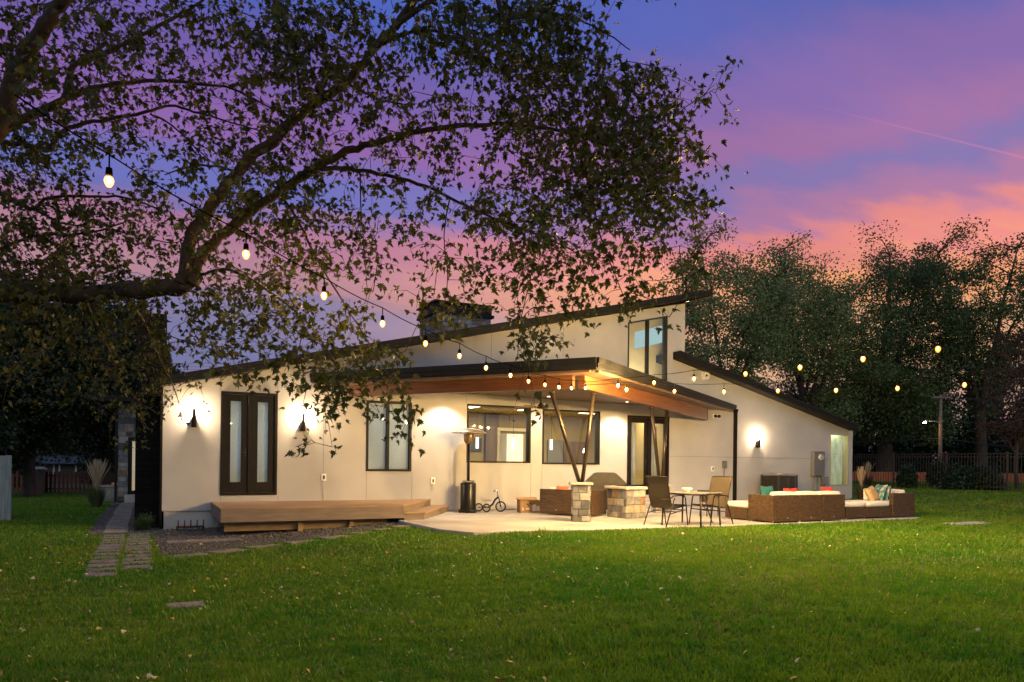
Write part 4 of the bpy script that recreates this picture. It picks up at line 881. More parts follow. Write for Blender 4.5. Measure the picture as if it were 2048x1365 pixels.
wstool(15.47, 12.28, .76, .74, 'wicker ottoman with cream cushion just right of the sectional')
x0, y0 = 16.25, 12.28; t = thing('wicker_chaise', 'wicker corner seat at the right end of the patio with patterned cushions', 'seat', (x0, y0, 0))
m = MB(); m.box((x0, y0, .035), (x0 + .9, y0 + .74, .30)); m.build('seat_base', WICKER, t, bevel=.012); cushion((x0 + .46, y0 + .37, .365), .46, .365, .07, t, 'seat_cushion')
m = MB(); m.box((x0 + .905, y0 - .04, .035), (x0 + 1.78, y0 + .07, .635)); m.box((x0 + 1.68, y0 + .073, .035), (x0 + 1.78, y0 + .80, .635)); m.build('back_panel', WICKER, t, bevel=.012)
m = MB(); m.box((x0 + .905, y0 + .075, .035), (x0 + 1.675, y0 + .8, .30)); m.build('corner_base', WICKER, t)
cushion((x0 + 1.3, y0 + .42, .365), .38, .34, .07, t, 'corner_cushion'); cushion((x0 + 1.2, y0 + .72, .57), .36, .09, .16, t, 'back_cushion'); cushion((x0 + 1.6, y0 + .45, .57), .08, .30, .14, t, 'end_cushion')
def throwp(c, ux, uz, th, name, label, mt, s=.21):
    m = MB(); ux = Vector(ux).normalized(); uz = Vector(uz).normalized(); n = ux.cross(uz).normalized(); uz = n.cross(ux)
    m.pillow(c, ux * s, uz * s, n * th); o = m.build(name, mt, base=c); tag(o, label, 'pillow', 'throw pillows on the patio seats'); return o
TEAL = mat('teal_fabric', (.010, .085, .09), .9, col2=(.015, .12, .12), scale=30); RED = mat('red_fabric', (.55, .02, .02), .85, col2=(.62, .04, .03), scale=20); TAN = mat('tan_fabric', (.42, .28, .13), .9, col2=(.48, .33, .17), scale=14, bump=.3)
PAT = mat('patterned_fabric', (.03, .17, .22), .85, col2=(.42, .34, .26), scale=9, lo=.46, hi=.54, detail=1)
ORG_M = mat('orange_fabric', (.55, .10, .04), .85, col2=(.62, .16, .07), scale=16)
xs0, ys0 = 12.82, 12.04
throwp(PY(1536, 995, ys0 + .40), (1, .25, 0), (0, .15, 1), .07, 'throw_pillow', 'teal pillow with beige piping at the left end of the sectional', TEAL, .27)
throwp(PY(1582, 996, ys0 + .36), (1, 0, 0), (0, .12, 1), .06, 'throw_pillow', 'red pillow leaning beside the teal pillow on the sectional', RED, .23)
throwp(PY(1655, 993, ys0 + .36), (1, .1, 0), (.06, .12, 1), .07, 'throw_pillow', 'bright red pillow at the right end of the sectional', RED, .23)
throwp(Vector((x0 + .62, y0 + .36, .60)), (1, .15, .25), (-.3, .4, 1), .08, 'throw_pillow', 'plain tan pillow slumped on the right corner seat', TAN, .2)
throwp(Vector((x0 + .92, y0 + .36, .64)), (.35, 1, 0), (.35, -.1, 1), .075, 'throw_pillow', 'blue patterned pillow upright beside the tan pillow', PAT, .22)
throwp(Vector((x0 + 1.1, y0 + .30, .62)), (.6, .8, 0), (.3, .1, 1), .07, 'throw_pillow', 'teal pillow tucked behind the patterned pillow on the corner seat', mat('dusty_teal', (.03, .2, .22), .9, col2=(.3, .3, .3), scale=12), .21)
# wicker love seat near the wall
w0 = PZ(1079, 1029, 0); t = thing('wicker_armchair', 'dark wicker armchair turned away, between the cardboard box and the stone pier', 'armchair', (w0.x, w0.y, 0))
e1 = PZ(1137, 1032.5, 0); e1.z = 0; w0.z = 0; uy = (e1 - w0).normalized(); wd = (e1 - w0).length; ux = Vector((-uy.y, uy.x, 0))
if ux.dot(F0) < 0: ux = -ux
m = MB(); m.obox(w0 + Vector((0, 0, .035)), uy * wd, ux * .1, (0, 0, .62)); m.build('back_panel', WICKER, t, bevel=.012)
m = MB(); m.obox(w0 + ux * .104 + Vector((0, 0, .035)), uy * .1, ux * .66, (0, 0, .5)); m.build('arm', WICKER, t, bevel=.012)
m = MB(); m.obox(w0 + ux * .104 + uy * (wd + .55) + Vector((0, 0, .035)), uy * .1, ux * .66, (0, 0, .62)); m.build('arm', WICKER, t, bevel=.012)
m = MB(); m.obox(w0 + ux * .104 + uy * .104 + Vector((0, 0, .035)), uy * (wd + .44), ux * .66, (0, 0, .27)); m.obox(w0 + uy * (wd + .002) + Vector((0, 0, .035)), uy * .64, ux * .1, (0, 0, .62)); m.build('seat_base', WICKER, t, bevel=.012)
cc = w0 + ux * .45 + uy * (.1 + wd / 2 + .25); m = MB(); m.pillow(cc + Vector((0, 0, .37)), uy * (wd / 2 + .2), ux * .3, (0, 0, .075)); m.build('seat_cushion', CUSH, t)
m = MB(); m.obox(w0 + uy * (wd * .55) - ux * .004 + Vector((0, 0, .12)), uy * .04, ux * .003, (0, 0, .02)); m.build('maker_plate', PLG, t)
throwp(w0 + ux * .22 + uy * (wd * .62) + Vector((0, 0, .57)), uy + ux * .2, (.3, .0, 1), .08, 'throw_pillow', 'orange pillow poking over the back of the dark wicker armchair', ORG_M, .17)
throwp(w0 + ux * .28 + uy * (wd * .32) + Vector((0, 0, .52)), uy, (.1, .1, 1), .07, 'throw_pillow', 'pale beige pillow beside the orange pillow on the wicker armchair', CUSH, .19)

# covered grill
gp = P(1209, 1018, 19.6); gp.z = 0; t = thing('covered_grill', 'barbecue grill under a dark fabric cover by the patio doors', 'grill', gp)
COV = mat('cover_fabric', (.035, .028, .02), .75, col2=(.05, .04, .028), scale=5, bump=.4, bscale=14)
m = MB(); vs = []; n = 56; a0 = R(-27); ux = Vector((math.cos(a0), math.sin(a0), 0)); uy = Vector((-ux.y, ux.x, 0)); rr = random.Random(4)
prof = [(.50, .24, .07), (.51, .26, .25), (.53, .28, .50), (.56, .30, .70), (.575, .30, .78), (.50, .29, .86), (.37, .26, .98), (.30, .22, 1.05), (.24, .16, 1.075)]
for i, (hx, hy, z) in enumerate(prof):
    for k in range(n):
        th = 2 * math.pi * k / n; e = .35; cx_ = math.copysign(abs(math.cos(th)) ** e, math.cos(th)); sy_ = math.copysign(abs(math.sin(th)) ** e, math.sin(th))
        fold = 1 + (.06 * math.sin(th * 9 + 1) + .03 * math.sin(th * 17)) * max(0, (.8 - z)) * 1.2
        vs.append(gp + ux * hx * cx_ * fold + uy * hy * sy_ * fold + Vector((0, 0, z + (.015 * math.sin(th * 7) if i == 0 else 0))))
vs.append(gp + Vector((0, 0, 1.08)))
fs = [(i * n + k, i * n + (k + 1) % n, (i + 1) * n + (k + 1) % n, (i + 1) * n + k) for i in range(len(prof) - 1) for k in range(n)] + [((len(prof) - 1) * n + k, (len(prof) - 1) * n + (k + 1) % n, len(prof) * n) for k in range(n)]
m.add(vs, fs, 0, True); m.build('cover', COV, t)
m = MB()
for a in (-.4, .4):
    for b in (-.17, .17):
        q = gp + ux * a + uy * b; m.tube([q + Vector((0, 0, .035)) - ux * .02, q + Vector((0, 0, .035)) + ux * .02], .034, 12); m.tube([q + Vector((0, 0, .05)), q + Vector((0, 0, .14))], .015, 8)
m.build('wheels', BLACK, t)
# fire table of stone
t = thing('fire_pit', 'square stone fire pit with a pale slab top and dark grate', 'fire pit', (10.58, 14.7, 0))
m = MB(); stone_faces(m, (10.58, 14.69), .27, .39, 0, .70, 0, 31); m.build('stone_base', STONES, t)
m = MB()
cx0, cy0 = 10.58, 14.69
m.box((cx0 - .34, cy0 - .46, .702), (cx0 - .17, cy0 + .46, .765)); m.box((cx0 + .17, cy0 - .46, .702), (cx0 + .34, cy0 + .46, .765)); m.box((cx0 - .168, cy0 - .46, .702), (cx0 + .168, cy0 - .27, .765)); m.box((cx0 - .168, cy0 + .27, .702), (cx0 + .168, cy0 + .46, .765)); m.build('slab_top', mat('pale_slab', (.48, .44, .39), .8, col2=(.55, .5, .44), scale=8, bump=.5), t, bevel=.01)
m = MB()
for k in range(7): m.box((cx0 - .16 + k * .05, cy0 - .26, .766), (cx0 - .145 + k * .05, cy0 + .26, .785))
for k in range(60):
    q = Vector((cx0 + rr.uniform(-.15, .15), cy0 + rr.uniform(-.25, .25), .755)); s_ = rr.uniform(.015, .03); m.lathe(q, [(.001, -s_), (s_, 0), (s_ * .6, s_ * .7), (.001, s_ * .8)], 6)
m.build('grate', BLACK, t)
# dining table
tc_ = P(1383, 987, 15.75); t = thing('dining_table', 'square patio table with a thin glass top and a white bowl on it', 'table', (tc_.x, tc_.y, 0)); t['label'] = 'square patio table with a thin glass top between two sling chairs'
TZ = .70; ang = YAW * -1 + R(45 + 4); ux = Vector((math.cos(ang), math.sin(ang), 0)); uy = Vector((-ux.y, ux.x, 0)); c = Vector((tc_.x, tc_.y, TZ)); hs = .47
DARKM = mat('chair_metal', (.035, .024, .016), .4, metal=.6, col2=(.05, .035, .025), scale=6)
m = MB(); m.obox(c - ux * hs - uy * hs, ux * 2 * hs, uy * 2 * hs, (0, 0, .018)); m.build('tabletop', mat('table_glass', (.30, .27, .24), .08, col2=(.34, .3, .27), scale=40), t, bevel=.005)
m = MB(); k = hs - .015
for a, b in ((-1, -1), (1, -1), (1, 1), (-1, 1)):
    p, q = c + ux * k * a + uy * k * b, c + (ux * k * -b + uy * k * a); m.tube([p - Vector((0, 0, .018)), q - Vector((0, 0, .018))], .014, 8)
m.build('rim', DARKM, t)
for a, b in ((-1, -1), (1, -1), (1, 1), (-1, 1)):
    m = MB(); p = c + ux * (k - .03) * a + uy * (k - .03) * b; q = c + ux * (k + .0) * a + uy * (k + .0) * b; m.tube([(q.x, q.y, 0), (p.x, p.y, TZ - .03)], [.018, .022], 10); m.build('leg', DARKM, t)
bc = c + ux * -.02 + uy * .1
m = MB(); m.lathe((bc.x, bc.y, TZ + .019), [(.001, .0), (.055, .0), (.06, .012), (.10, .05), (.115, .085), (.108, .085), (.09, .05), (.05, .018), (.001, .016)], 28); tag(m.build('bowl', mat('white_ceramic', (.75, .70, .62), .3), base=(bc.x, bc.y, TZ + .02)), 'white ceramic bowl on the glass patio table', 'bowl')
# sling chairs
def sling_chair(label):
    t = thing('sling_chair', label, 'chair', (0, 0, 0), 'sling chairs at the patio table')
    w = .27; SL = mat('sling_fabric', (.05, .036, .022), .8, col2=(.07, .052, .032), scale=60)
    prof = [Vector((.27, 0, .435)), Vector((.22, 0, .425)), Vector((0, 0, .39)), Vector((-.14, 0, .375)), Vector((-.20, 0, .42)), Vector((-.25, 0, .56)), Vector((-.33, 0, .85)), Vector((-.375, 0, 1.02)), Vector((-.40, 0, 1.05))]
    m = MB(); vs = []
    for p in prof: vs += [p + Vector((0, -w + .01, 0)), p + Vector((0, w - .01, 0))]
    for p in prof: vs += [p + Vector((0, -w + .01, -.006)), p + Vector((0, w - .01, -.006))]
    n = len(prof); m.add(vs, [(2 * i, 2 * i + 1, 2 * i + 3, 2 * i + 2) for i in range(n - 1)] + [(2 * n + 2 * i + 2, 2 * n + 2 * i + 3, 2 * n + 2 * i + 1, 2 * n + 2 * i) for i in range(n - 1)], 0, True); m.build('sling', SL, t)
    m = MB()
    for s_ in (-1, 1): m.tube([p + Vector((0, s_ * w, -.003)) for p in prof], .014, 8)
    m.tube([prof[-1] + Vector((0, -w, 0)), prof[-1] + Vector((0, w, 0))], .013, 8); m.tube([prof[0] + Vector((0, -w, 0)), prof[0] + Vector((0, w, 0))], .013, 8); m.tube([prof[5] + Vector((-.01, -w, 0)), prof[5] + Vector((-.01, w, 0))], .010, 8); m.build('frame', DARKM, t)
    for s_ in (-1, 1):
        y = s_ * (w + .025)
        m = MB(); m.tube([(.34, y, 0), (.27, y, .45), (.24, y, .60), (.19, y, .645), (.0, y, .65), (-.19, y, .64), (-.25, y, .60)], .014, 8); m.build('arm', DARKM, t)
        m = MB(); m.tube([(-.42, y, 0), (-.24, y, .38), (-.13, y, .60)], .014, 8); m.tube([(-.30, y, .26), (-.05, y, .30), (.29, y, .34)], .011, 8); m.build('leg', DARKM, t)
    m = MB(); m.tube([(-.05, -w - .02, .30), (-.05, w + .02, .30)], .010, 8); m.tube([(.2, -w - .02, .33), (.2, w + .02, .33)], .010, 8); m.build('stretcher', DARKM, t)
    return t
sc1 = sling_chair('dark sling chair left of the patio table, its back to the lawn')
q = P(1334, 1050, 15.75); sc1.location = (q.x, q.y, 0); sc1.rotation_euler = (0, 0, R(14))
sc2 = copy_tree(sc1); sc2['label'] = 'tan sling chair right of the patio table, facing left'; q = P(1420, 1050, 16.1); sc2.location = (q.x, q.y, 0); sc2.rotation_euler = (0, 0, R(188))
# compact burner with hose behind the table
bp_ = P(1418, 1015, 18.6); bp_.z = 0; t = thing('gas_burner', 'small black gas burner on legs with a hanging hose behind the table', 'burner', bp_)
m = MB(); m.box(bp_ + Vector((-.2, -.15, .36)), bp_ + Vector((.2, .15, .62))); m.build('body', BLACK, t, bevel=.02)
m = MB(); m.box(bp_ + Vector((-.24, -.18, .623)), bp_ + Vector((.24, .18, .66))); m.build('lid', BLACK, t, bevel=.012)
for a, b in ((-.17, -.12), (.17, -.12), (-.17, .12), (.17, .12)):
    m = MB(); m.tube([bp_ + Vector((a, b, .36)), bp_ + Vector((a * 1.1, b * 1.1, 0))], .012, 8); m.build('leg', BLACK, t)
m = MB(); m.tube([bp_ + Vector((-.2, -.1, .5)), bp_ + Vector((-.3, -.12, .45)), bp_ + Vector((-.32, -.12, .3)), bp_ + Vector((-.22, -.1, .2)), bp_ + Vector((-.05, -.1, .24))], .009, 8); ydisc(m, bp_ + Vector((-.2, 0, .46)), .03, bp_.y - .175, bp_.y - .151, 10); m.build('hose', BRONZE, t)

# rusty fire grate by the foundation
rp = PY(381, 1054, 17.3); rz = Gf(rp.x, 17.3); t = thing('fire_grate', 'rusty iron log grate with five upright bars by the foundation', 'grate', (rp.x, 17.3, rz)); RUST = mat('rusty_iron', (.07, .035, .02), .85, col2=(.13, .06, .03), scale=20)
m = MB(); hw = .28
m.tube([(rp.x - hw, 17.25, rz + .1), (rp.x + hw, 17.25, rz + .1)], .014, 6); m.tube([(rp.x - hw, 17.5, rz + .1), (rp.x + hw, 17.5, rz + .1)], .014, 6)
for k in range(5):
    x = rp.x - hw + .03 + k * (2 * hw - .06) / 4; m.tube([(x, 17.6, rz + .1), (x, 17.22, rz + .1), (x, 17.16, rz + .14), (x, 17.15, rz + .27)], .014, 6)
for x in (rp.x - hw + .02, rp.x + hw - .02):
    for y in (17.25, 17.5): m.tube([(x, y, rz + .1), (x, y, rz)], .012, 6)
m.build('bars', RUST, t)
# flush slab in the lawn
sp_ = PZ(372, 1213, -.24); t = MB(); a, b = PZ(332, 1216, -.24), PZ(412, 1210, -.24); u = (b - a); v = Vector((-u.y, u.x, 0)).normalized() * .3
t.obox(a + Vector((0, 0, -.09)), u, v, (0, 0, .085)); tag(t.build('stepping_stone', PAVM, base=(a.x, a.y, -.24), bevel=.012), 'single flat stone sunk in the lawn in the left foreground', 'stone')
LAWN_HOLES = [((a.x + b.x + v.x) / 2, (a.y + b.y + v.y) / 2, math.atan2(u.y, u.x), u.length, .3)]
q = PZ(1945, 1028, .22); m = MB(); m.box((q.x - .7, q.y - .1, Gf(q.x, q.y) - .06), (q.x + .7, q.y + .35, Gf(q.x, q.y) + .03)); tag(m.build('concrete_pad', CONC, base=(q.x, q.y, Gf(q.x, q.y)), bevel=.01), 'thin pale concrete pad lying in the lawn on the far right', 'concrete pad')
LAWN_HOLES.append((q.x, q.y + .12, 0, 1.2, .3))
#@@PART2
# ================================================================ string lights
def solve_string(px, Y0, Y1):
    A = P(*px[0], Y0); B = P(*px[-1], Y1); dx, dy = B.x - A.x, B.y - A.y; out = []
    for q in px:
        r = ray(*q); det = -r.x * dy + r.y * dx; t = (-(A.x) * dy + A.y * dx) / det if det else 0
        out.append(Vector((r.x * t, r.y * t, CZ + r.z * t)))
    return out
SOCK = mat('socket_black', (.004, .004, .004), 1, spec=0)
BULBS = []
def string_light(label, px, Y0, Y1, pre=None, post=None, drop=.15, core=None, bs=1.0):
    pts = solve_string(px, Y0, Y1); t = thing('string_light', label, 'string lights', pts[0] + Vector((0, 0, .2)), 'bulb strings over the patio')
    top = [p + Vector((0, 0, drop)) for p in pts]
    allp = ([pre] if pre else []) + top + ([post] if post else [])
    m = MB(); path = []
    for a, b in zip(allp[:-1], allp[1:]):
        L_ = (b - a).length; sag = min(.035 * L_ * L_, .10)
        for k in range(5):
            s = k / 5; q = a.lerp(b, s); q.z -= sag * 4 * s * (1 - s) * .5; path.append(q)
    path.append(allp[-1]); m.tube(path, .005, 5); m.build('cord', SOCK, t)
    BULBS.extend(pts)
    for p in pts:
        m = MB(); m.lathe(p, [(.0, .075), (.017, .07), (.02, .03), (.016, .025)], 10); m.tube([p + Vector((0, 0, .07)), p + Vector((0, 0, drop))], .005, 5); m.build('socket', SOCK, t)
        m = MB(); m.lathe(p, [(r_q * bs, z_q * bs) for r_q, z_q in ((.001, -.046), (.013, -.042), (.024, -.024), (.028, -.006), (.024, .010), (.014, .022))], 14); bu = m.build('bulb', AMBER, t); m = MB(); m.lathe(p, [(.001, -.024), (.007, -.018), (.009, -.004), (.006, .008), (.001, .014)], 10); m.build('filament', core, bu)
    return pts
S1 = [(218, 360), (492, 507), (648, 590), (765, 646), (851, 686), (919, 711), (972, 735), (1021, 750), (1057, 762), (1090, 769), (1118, 774), (1143, 776), (1171, 776)]
SA = [(1236, 771), (1308, 765), (1388, 757), (1491, 747), (1600, 734), (1726, 717), (1876, 697)]
SB = [(1253, 779), (1349, 782), (1448, 783), (1556, 781), (1672, 780), (1795, 776), (1929, 769)]
tip = P(1166, 768, 15.35)
string_light('string of bulbs running from the maple tree down to the patio roof corner', S1, 4.3, 14.9, pre=P(30, 190, 3.6), post=tip, core=CORE1)
string_light('upper of the two bulb strings running right from the patio roof', SA, 15.3, 10.2, pre=tip + Vector((.02, -.02, .03)), post=P(2110, 650, 9.2), core=CORE2, bs=1.3)
string_light('lower of the two bulb strings running right from the patio roof', SB, 15.3, 13.0, pre=tip + Vector((.04, -.02, -.02)), post=P(2110, 752, 12.6), core=CORE2, bs=1.3)

# ================================================================ foliage tools
def rand_unit(n):
    v = rng.normal(size=(n, 3)); return v / np.linalg.norm(v, axis=1, keepdims=True)
def leaf_array(C, S, Nrm, Dn, shape, tris, fold=.0):
    n = len(C); Nrm = Nrm / np.linalg.norm(Nrm, axis=1, keepdims=True)
    T = Dn - Nrm * (Dn * Nrm).sum(1, keepdims=True); T /= np.linalg.norm(T, axis=1, keepdims=True) + 1e-9; B = np.cross(Nrm, T)
    V = C[:, None] + S[:, None, None] * (B[:, None] * shape[None, :, 0:1] + T[:, None] * shape[None, :, 1:2] + Nrm[:, None] * shape[None, :, 2:3])
    F_ = tris[None] + (np.arange(n) * len(shape))[:, None, None]
    return V.reshape(-1, 3), F_.reshape(-1, tris.shape[1])
half = [(0, 0), (.14, .08), (.44, .0), (.30, .19), (.66, .36), (.32, .42), (.38, .64), (.16, .56), (.17, .78), (0, 1.10)]
MAPLE = np.array([(0, 0, 0)] + [(x, y, -.16 * abs(x)) for x, y in half[1:-1]] + [(0, 1.12, -.06)] + [(-x, y, -.16 * abs(x)) for x, y in half[1:-1][::-1]] + [(0, .42, .02)])
nb = len(MAPLE) - 1
MTRI = np.array([(nb, i, (i + 1) % nb) for i in range(nb)])
KITE = np.array([(0, 0, 0), (.34, .45, -.08), (0, 1, 0), (-.34, .45, -.08)]); KQ = np.array([(0, 1, 2, 3)])
BARK = mat('bark', (.040, .028, .020), .95, col2=(.075, .052, .036), scale=5, stretch=(1, 1, .35), bump=.9, bscale=24)
BARKM = mat('maple_bark', (.024, .015, .010), .95, col2=(.055, .034, .022), scale=7, bump=1.0, bscale=30)

def far_tree(name, label, cat, x, y, h, cw, cl, trunk_r, nleaf, lsize, lm, seed, fork=.3, clusters=70, lean=0, cz=.62, squash=1.0, csig=1.0, bare=0, vlow=-.25):
    global rng
    seed = abs(seed); rng = np.random.default_rng(seed); rr = random.Random(seed); z0 = Gf(x, y) - .1
    t = thing(name, label, cat, (x, y, z0)); base = Vector((x, y, z0)); top = base + Vector((lean * h, 0, h * fork))
    m = MB(); m.tube([base, base.lerp(top, .08), base.lerp(top, .5) + Vector((rr.uniform(-.2, .2), 0, 0)), top], [trunk_r * 1.35, trunk_r, trunk_r * .85, trunk_r * .75], 10)
    ctr = base + Vector((lean * h * 1.4, 0, h * cz)); rz = h * (1 - cz) * squash; cents = []
    nb_ = 9
    for i in range(nb_):
        a = i * 2.4 + rr.uniform(-.3, .3); el = rr.uniform(-.75, 1); tgt = ctr + Vector((math.cos(a) * cw * .8 * math.cos(el * 1.2), math.sin(a) * cl * .8 * math.cos(el * 1.2), rz * math.sin(el * 1.4) * .85))
        st = base.lerp(top, rr.uniform(.6, 1)); md = st.lerp(tgt, .45) + Vector((rr.uniform(-.6, .6), rr.uniform(-.6, .6), rr.uniform(0, .10) * h))
        r0 = trunk_r * rr.uniform(.4, .6); pth = []
        for k in range(7):
            s = k / 6; pth.append(st * (1 - s) ** 2 + md * 2 * s * (1 - s) + tgt * s * s + Vector((rr.uniform(-.12, .12), rr.uniform(-.12, .12), rr.uniform(-.12, .12))))
        m.tube(pth, [max(.03, r0 * (1 - .85 * k / 6)) for k in range(7)], 6); cents.append(tgt)
        for j in range(max(3, clusters // nb_)):
            k = rr.randint(2, 6); s0 = pth[k]; dv = Vector(rand_unit(1)[0]); dv.z = dv.z * .7 + .15; L_ = rr.uniform(.14, .34) * cw
            e = s0 + dv * L_; q = e - ctr; f = math.sqrt((q.x / cw) ** 2 + (q.y / cl) ** 2 + (q.z / rz) ** 2)
            if f > 1: e = ctr + q / f
            m.tube([s0, s0.lerp(e, .5) + Vector((0, 0, .12 * L_)), e], [.05, .035, .015], 4, cap=False)
            if rr.random() > bare: cents.append(e)
            if bare:
                for _ in range(3):
                    e2 = e + Vector(rand_unit(1)[0]) * L_ * .5; m.tube([s0.lerp(e, .6), e2], [.025, .01], 3, cap=False)
    for _ in range(clusters // 2):
        v = Vector(rand_unit(1)[0]); v.z = v.z if vlow < -.5 else abs(v.z) - .25; e = ctr + Vector((v.x * cw, v.y * cl, v.z * rz)) * rr.uniform(.6, .97); s0 = min(cents, key=lambda q: (q - e).length)
        m.tube([s0, s0.lerp(e, .5) + Vector((0, 0, .1)), e], [.03, .02, .01], 3, cap=False)
        if rr.random() > bare: cents.append(e)
    m.build('trunk', BARK, t)
    Cn = np.array([tuple(c) for c in cents]); k = rng.integers(0, len(Cn), nleaf)
    sz = rng.uniform(.6, 1.4, len(Cn)) * cw * .15 * csig
    C = Cn[k] + np.clip(rng.normal(size=(nleaf, 3)), -1.5, 1.5) * sz[k][:, None] * np.array([1, 1, .72])
    Nn = rand_unit(nleaf) + np.array([0, 0, .5]); V, Fc = leaf_array(C, rng.uniform(.6, 1.3, nleaf) * lsize, Nn, rand_unit(nleaf) + np.array([0, 0, -.3]), KITE, KQ)
    arr_mesh('crown', V, Fc, lm, t); return t
LG1 = leafmat('leaf_far_green', (.16, .24, .09), (.26, .31, .12), .35, .35)
LG2 = leafmat('leaf_far_dark', (.075, .13, .05), (.14, .19, .06), .35, .3)
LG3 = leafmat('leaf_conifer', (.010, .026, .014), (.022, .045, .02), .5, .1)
LG4 = leafmat('leaf_russet', (.12, .05, .025), (.07, .05, .03), .5, .3)
def xy(px, Y):
    q = P(px, 930, Y); return q.x, q.y
def tree_at(name, label, cat, px, Y, ytop, wpx, **k):
    x, y = xy(px, Y); z0 = Gf(x, y); zt = P(px, ytop, Y).z; h = zt - z0; cw = wpx / FPX * Y / 2
    return far_tree(name, label, cat, x, y, h, cw, cw * .8, seed=int(px) + 3, **k)
tree_at('tree', 'airy grey-green tree rising behind the gable end, left of the tree row', 'tree', 1455, 46, 432, 320, trunk_r=.28, nleaf=42000, lsize=.17, lm=LG1, clusters=210, cz=.54, fork=.28, csig=.72)
tree_at('tree', 'middle tree of the right row, just left of the thick-trunked one', 'tree', 1610, 50, 440, 300, trunk_r=.3, nleaf=38000, lsize=.17, lm=LG1, clusters=200, cz=.54, fork=.3, csig=.72)
tree_at('tree', 'big dark thick-trunked tree behind the black metal fence', 'tree', 1770, 52, 455, 420, trunk_r=.62, nleaf=60000, lsize=.18, lm=LG2, clusters=190, cz=.55, fork=.28, csig=.62, squash=1.05)
tree_at('tree', 'dark spreading tree at the right edge with bare twigs at its top', 'tree', 1965, 50, 440, 400, trunk_r=.4, nleaf=36000, lsize=.17, lm=LG2, clusters=230, cz=.56, fork=.36, csig=.5, bare=.3, lean=-.03)
tree_at('tree', 'small russet tree with mostly bare twigs at the far right edge', 'tree', 2035, 31, 640, 170, trunk_r=.1, nleaf=2600, lsize=.10, lm=LG4, clusters=190, cz=.6, fork=.3, csig=.8, bare=.6)
def bush_at(px, Y, ytop, wpx, label, lm, nleaf=9000, lsize=.16, name='shrub', cat='shrub', depth=.7, ybot=None, cone=0):
    global rng
    rng = np.random.default_rng(abs(int(px * 3 + Y))); x, y = xy(px, Y); z0 = Gf(x, y); zt = P(px, ytop, Y).z; h = zt - z0; w = wpx / FPX * Y / 2
    t = thing(name, label, cat, (x, y, z0)); n = 46
    m = MB(); m.tube([(x, y, z0 - .05), (x, y, z0 + h * .6)], [.06 + .012 * h, .03], 6)
    u = rand_unit(n); u[:, 2] = np.abs(u[:, 2]) if not cone else rng.uniform(0, 1, n); r_ = rng.uniform(.45, .85, n)[:, None]
    if cone: rad = (1 - u[:, 2:3]) * .9 + .08; Cn = np.concatenate([u[:, :2] / (np.linalg.norm(u[:, :2], axis=1, keepdims=True) + 1e-6) * rad * r_ * w, u[:, 2:3] * h * .95], 1)
    else: Cn = u * r_ * np.array([w, w * depth, h * .95])
    Cn += np.array([x, y, z0 + .03 * h])
    for c in Cn[:20]: m.tube([(x, y, z0 + h * .1), tuple(c)], [.02, .008], 4, cap=False)
    m.build('stem', BARK, t); k = rng.integers(0, n, nleaf); C = Cn[k] + rng.normal(size=(nleaf, 3)) * np.array([w, w * depth, h * .8]) * .15
    C[:, 2] = np.maximum(C[:, 2], z0 + .02)
    V, Fc = leaf_array(C, rng.uniform(.6, 1.3, nleaf) * lsize, rand_unit(nleaf) + np.array([0, 0, .4]), rand_unit(nleaf), KITE, KQ); arr_mesh('foliage', V, Fc, lm, t); return t
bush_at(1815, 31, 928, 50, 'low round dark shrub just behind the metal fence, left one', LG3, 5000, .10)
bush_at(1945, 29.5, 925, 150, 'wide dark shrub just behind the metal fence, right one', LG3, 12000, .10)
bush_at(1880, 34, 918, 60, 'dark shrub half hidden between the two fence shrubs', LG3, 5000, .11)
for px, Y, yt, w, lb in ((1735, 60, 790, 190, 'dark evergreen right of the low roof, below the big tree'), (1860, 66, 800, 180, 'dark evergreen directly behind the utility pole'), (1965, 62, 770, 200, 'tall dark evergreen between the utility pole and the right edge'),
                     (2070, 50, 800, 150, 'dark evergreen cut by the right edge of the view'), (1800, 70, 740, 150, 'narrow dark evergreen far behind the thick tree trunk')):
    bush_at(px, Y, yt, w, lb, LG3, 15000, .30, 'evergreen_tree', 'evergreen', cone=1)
for px, Y, yt, w, lb in ((1550, 58, 760, 190, 'dark hedge mass behind the low roof, left part'), (1660, 60, 745, 180, 'dark hedge mass behind the low roof, right part')):
    bush_at(px, Y, yt, w, lb, LG2, 12000, .28)
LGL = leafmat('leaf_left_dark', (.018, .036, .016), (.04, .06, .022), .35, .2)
# dense dark trees on the left
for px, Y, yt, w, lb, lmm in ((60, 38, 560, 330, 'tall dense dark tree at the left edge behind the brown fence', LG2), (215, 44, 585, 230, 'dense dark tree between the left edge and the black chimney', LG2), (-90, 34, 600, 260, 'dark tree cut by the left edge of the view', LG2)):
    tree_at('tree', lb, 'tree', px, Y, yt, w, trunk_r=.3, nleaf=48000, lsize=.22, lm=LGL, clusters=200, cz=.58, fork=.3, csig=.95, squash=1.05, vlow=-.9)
for px, Y, yt, w, lb in ((95, 70, 820, 170, 'tall dark shrub mass behind the neighbouring house roof'), (160, 66, 800, 150, 'dark shrub right behind the roof end of the neighbouring house'), (230, 50, 800, 120, 'dark shrub behind the feathery grass, near the stone wing'), (-20, 52, 820, 170, 'dark shrub mass behind the fence at the left edge')):
    bush_at(px, Y, yt, w, lb, LGL, 12000, .26)
bush_at(290, 15.9, 1021, 46, 'small round boxwood at the foot of the black chimney', leafmat('leaf_boxwood', (.02, .05, .015), (.05, .09, .03), 6, .2), 5000, .022, cat='shrub')

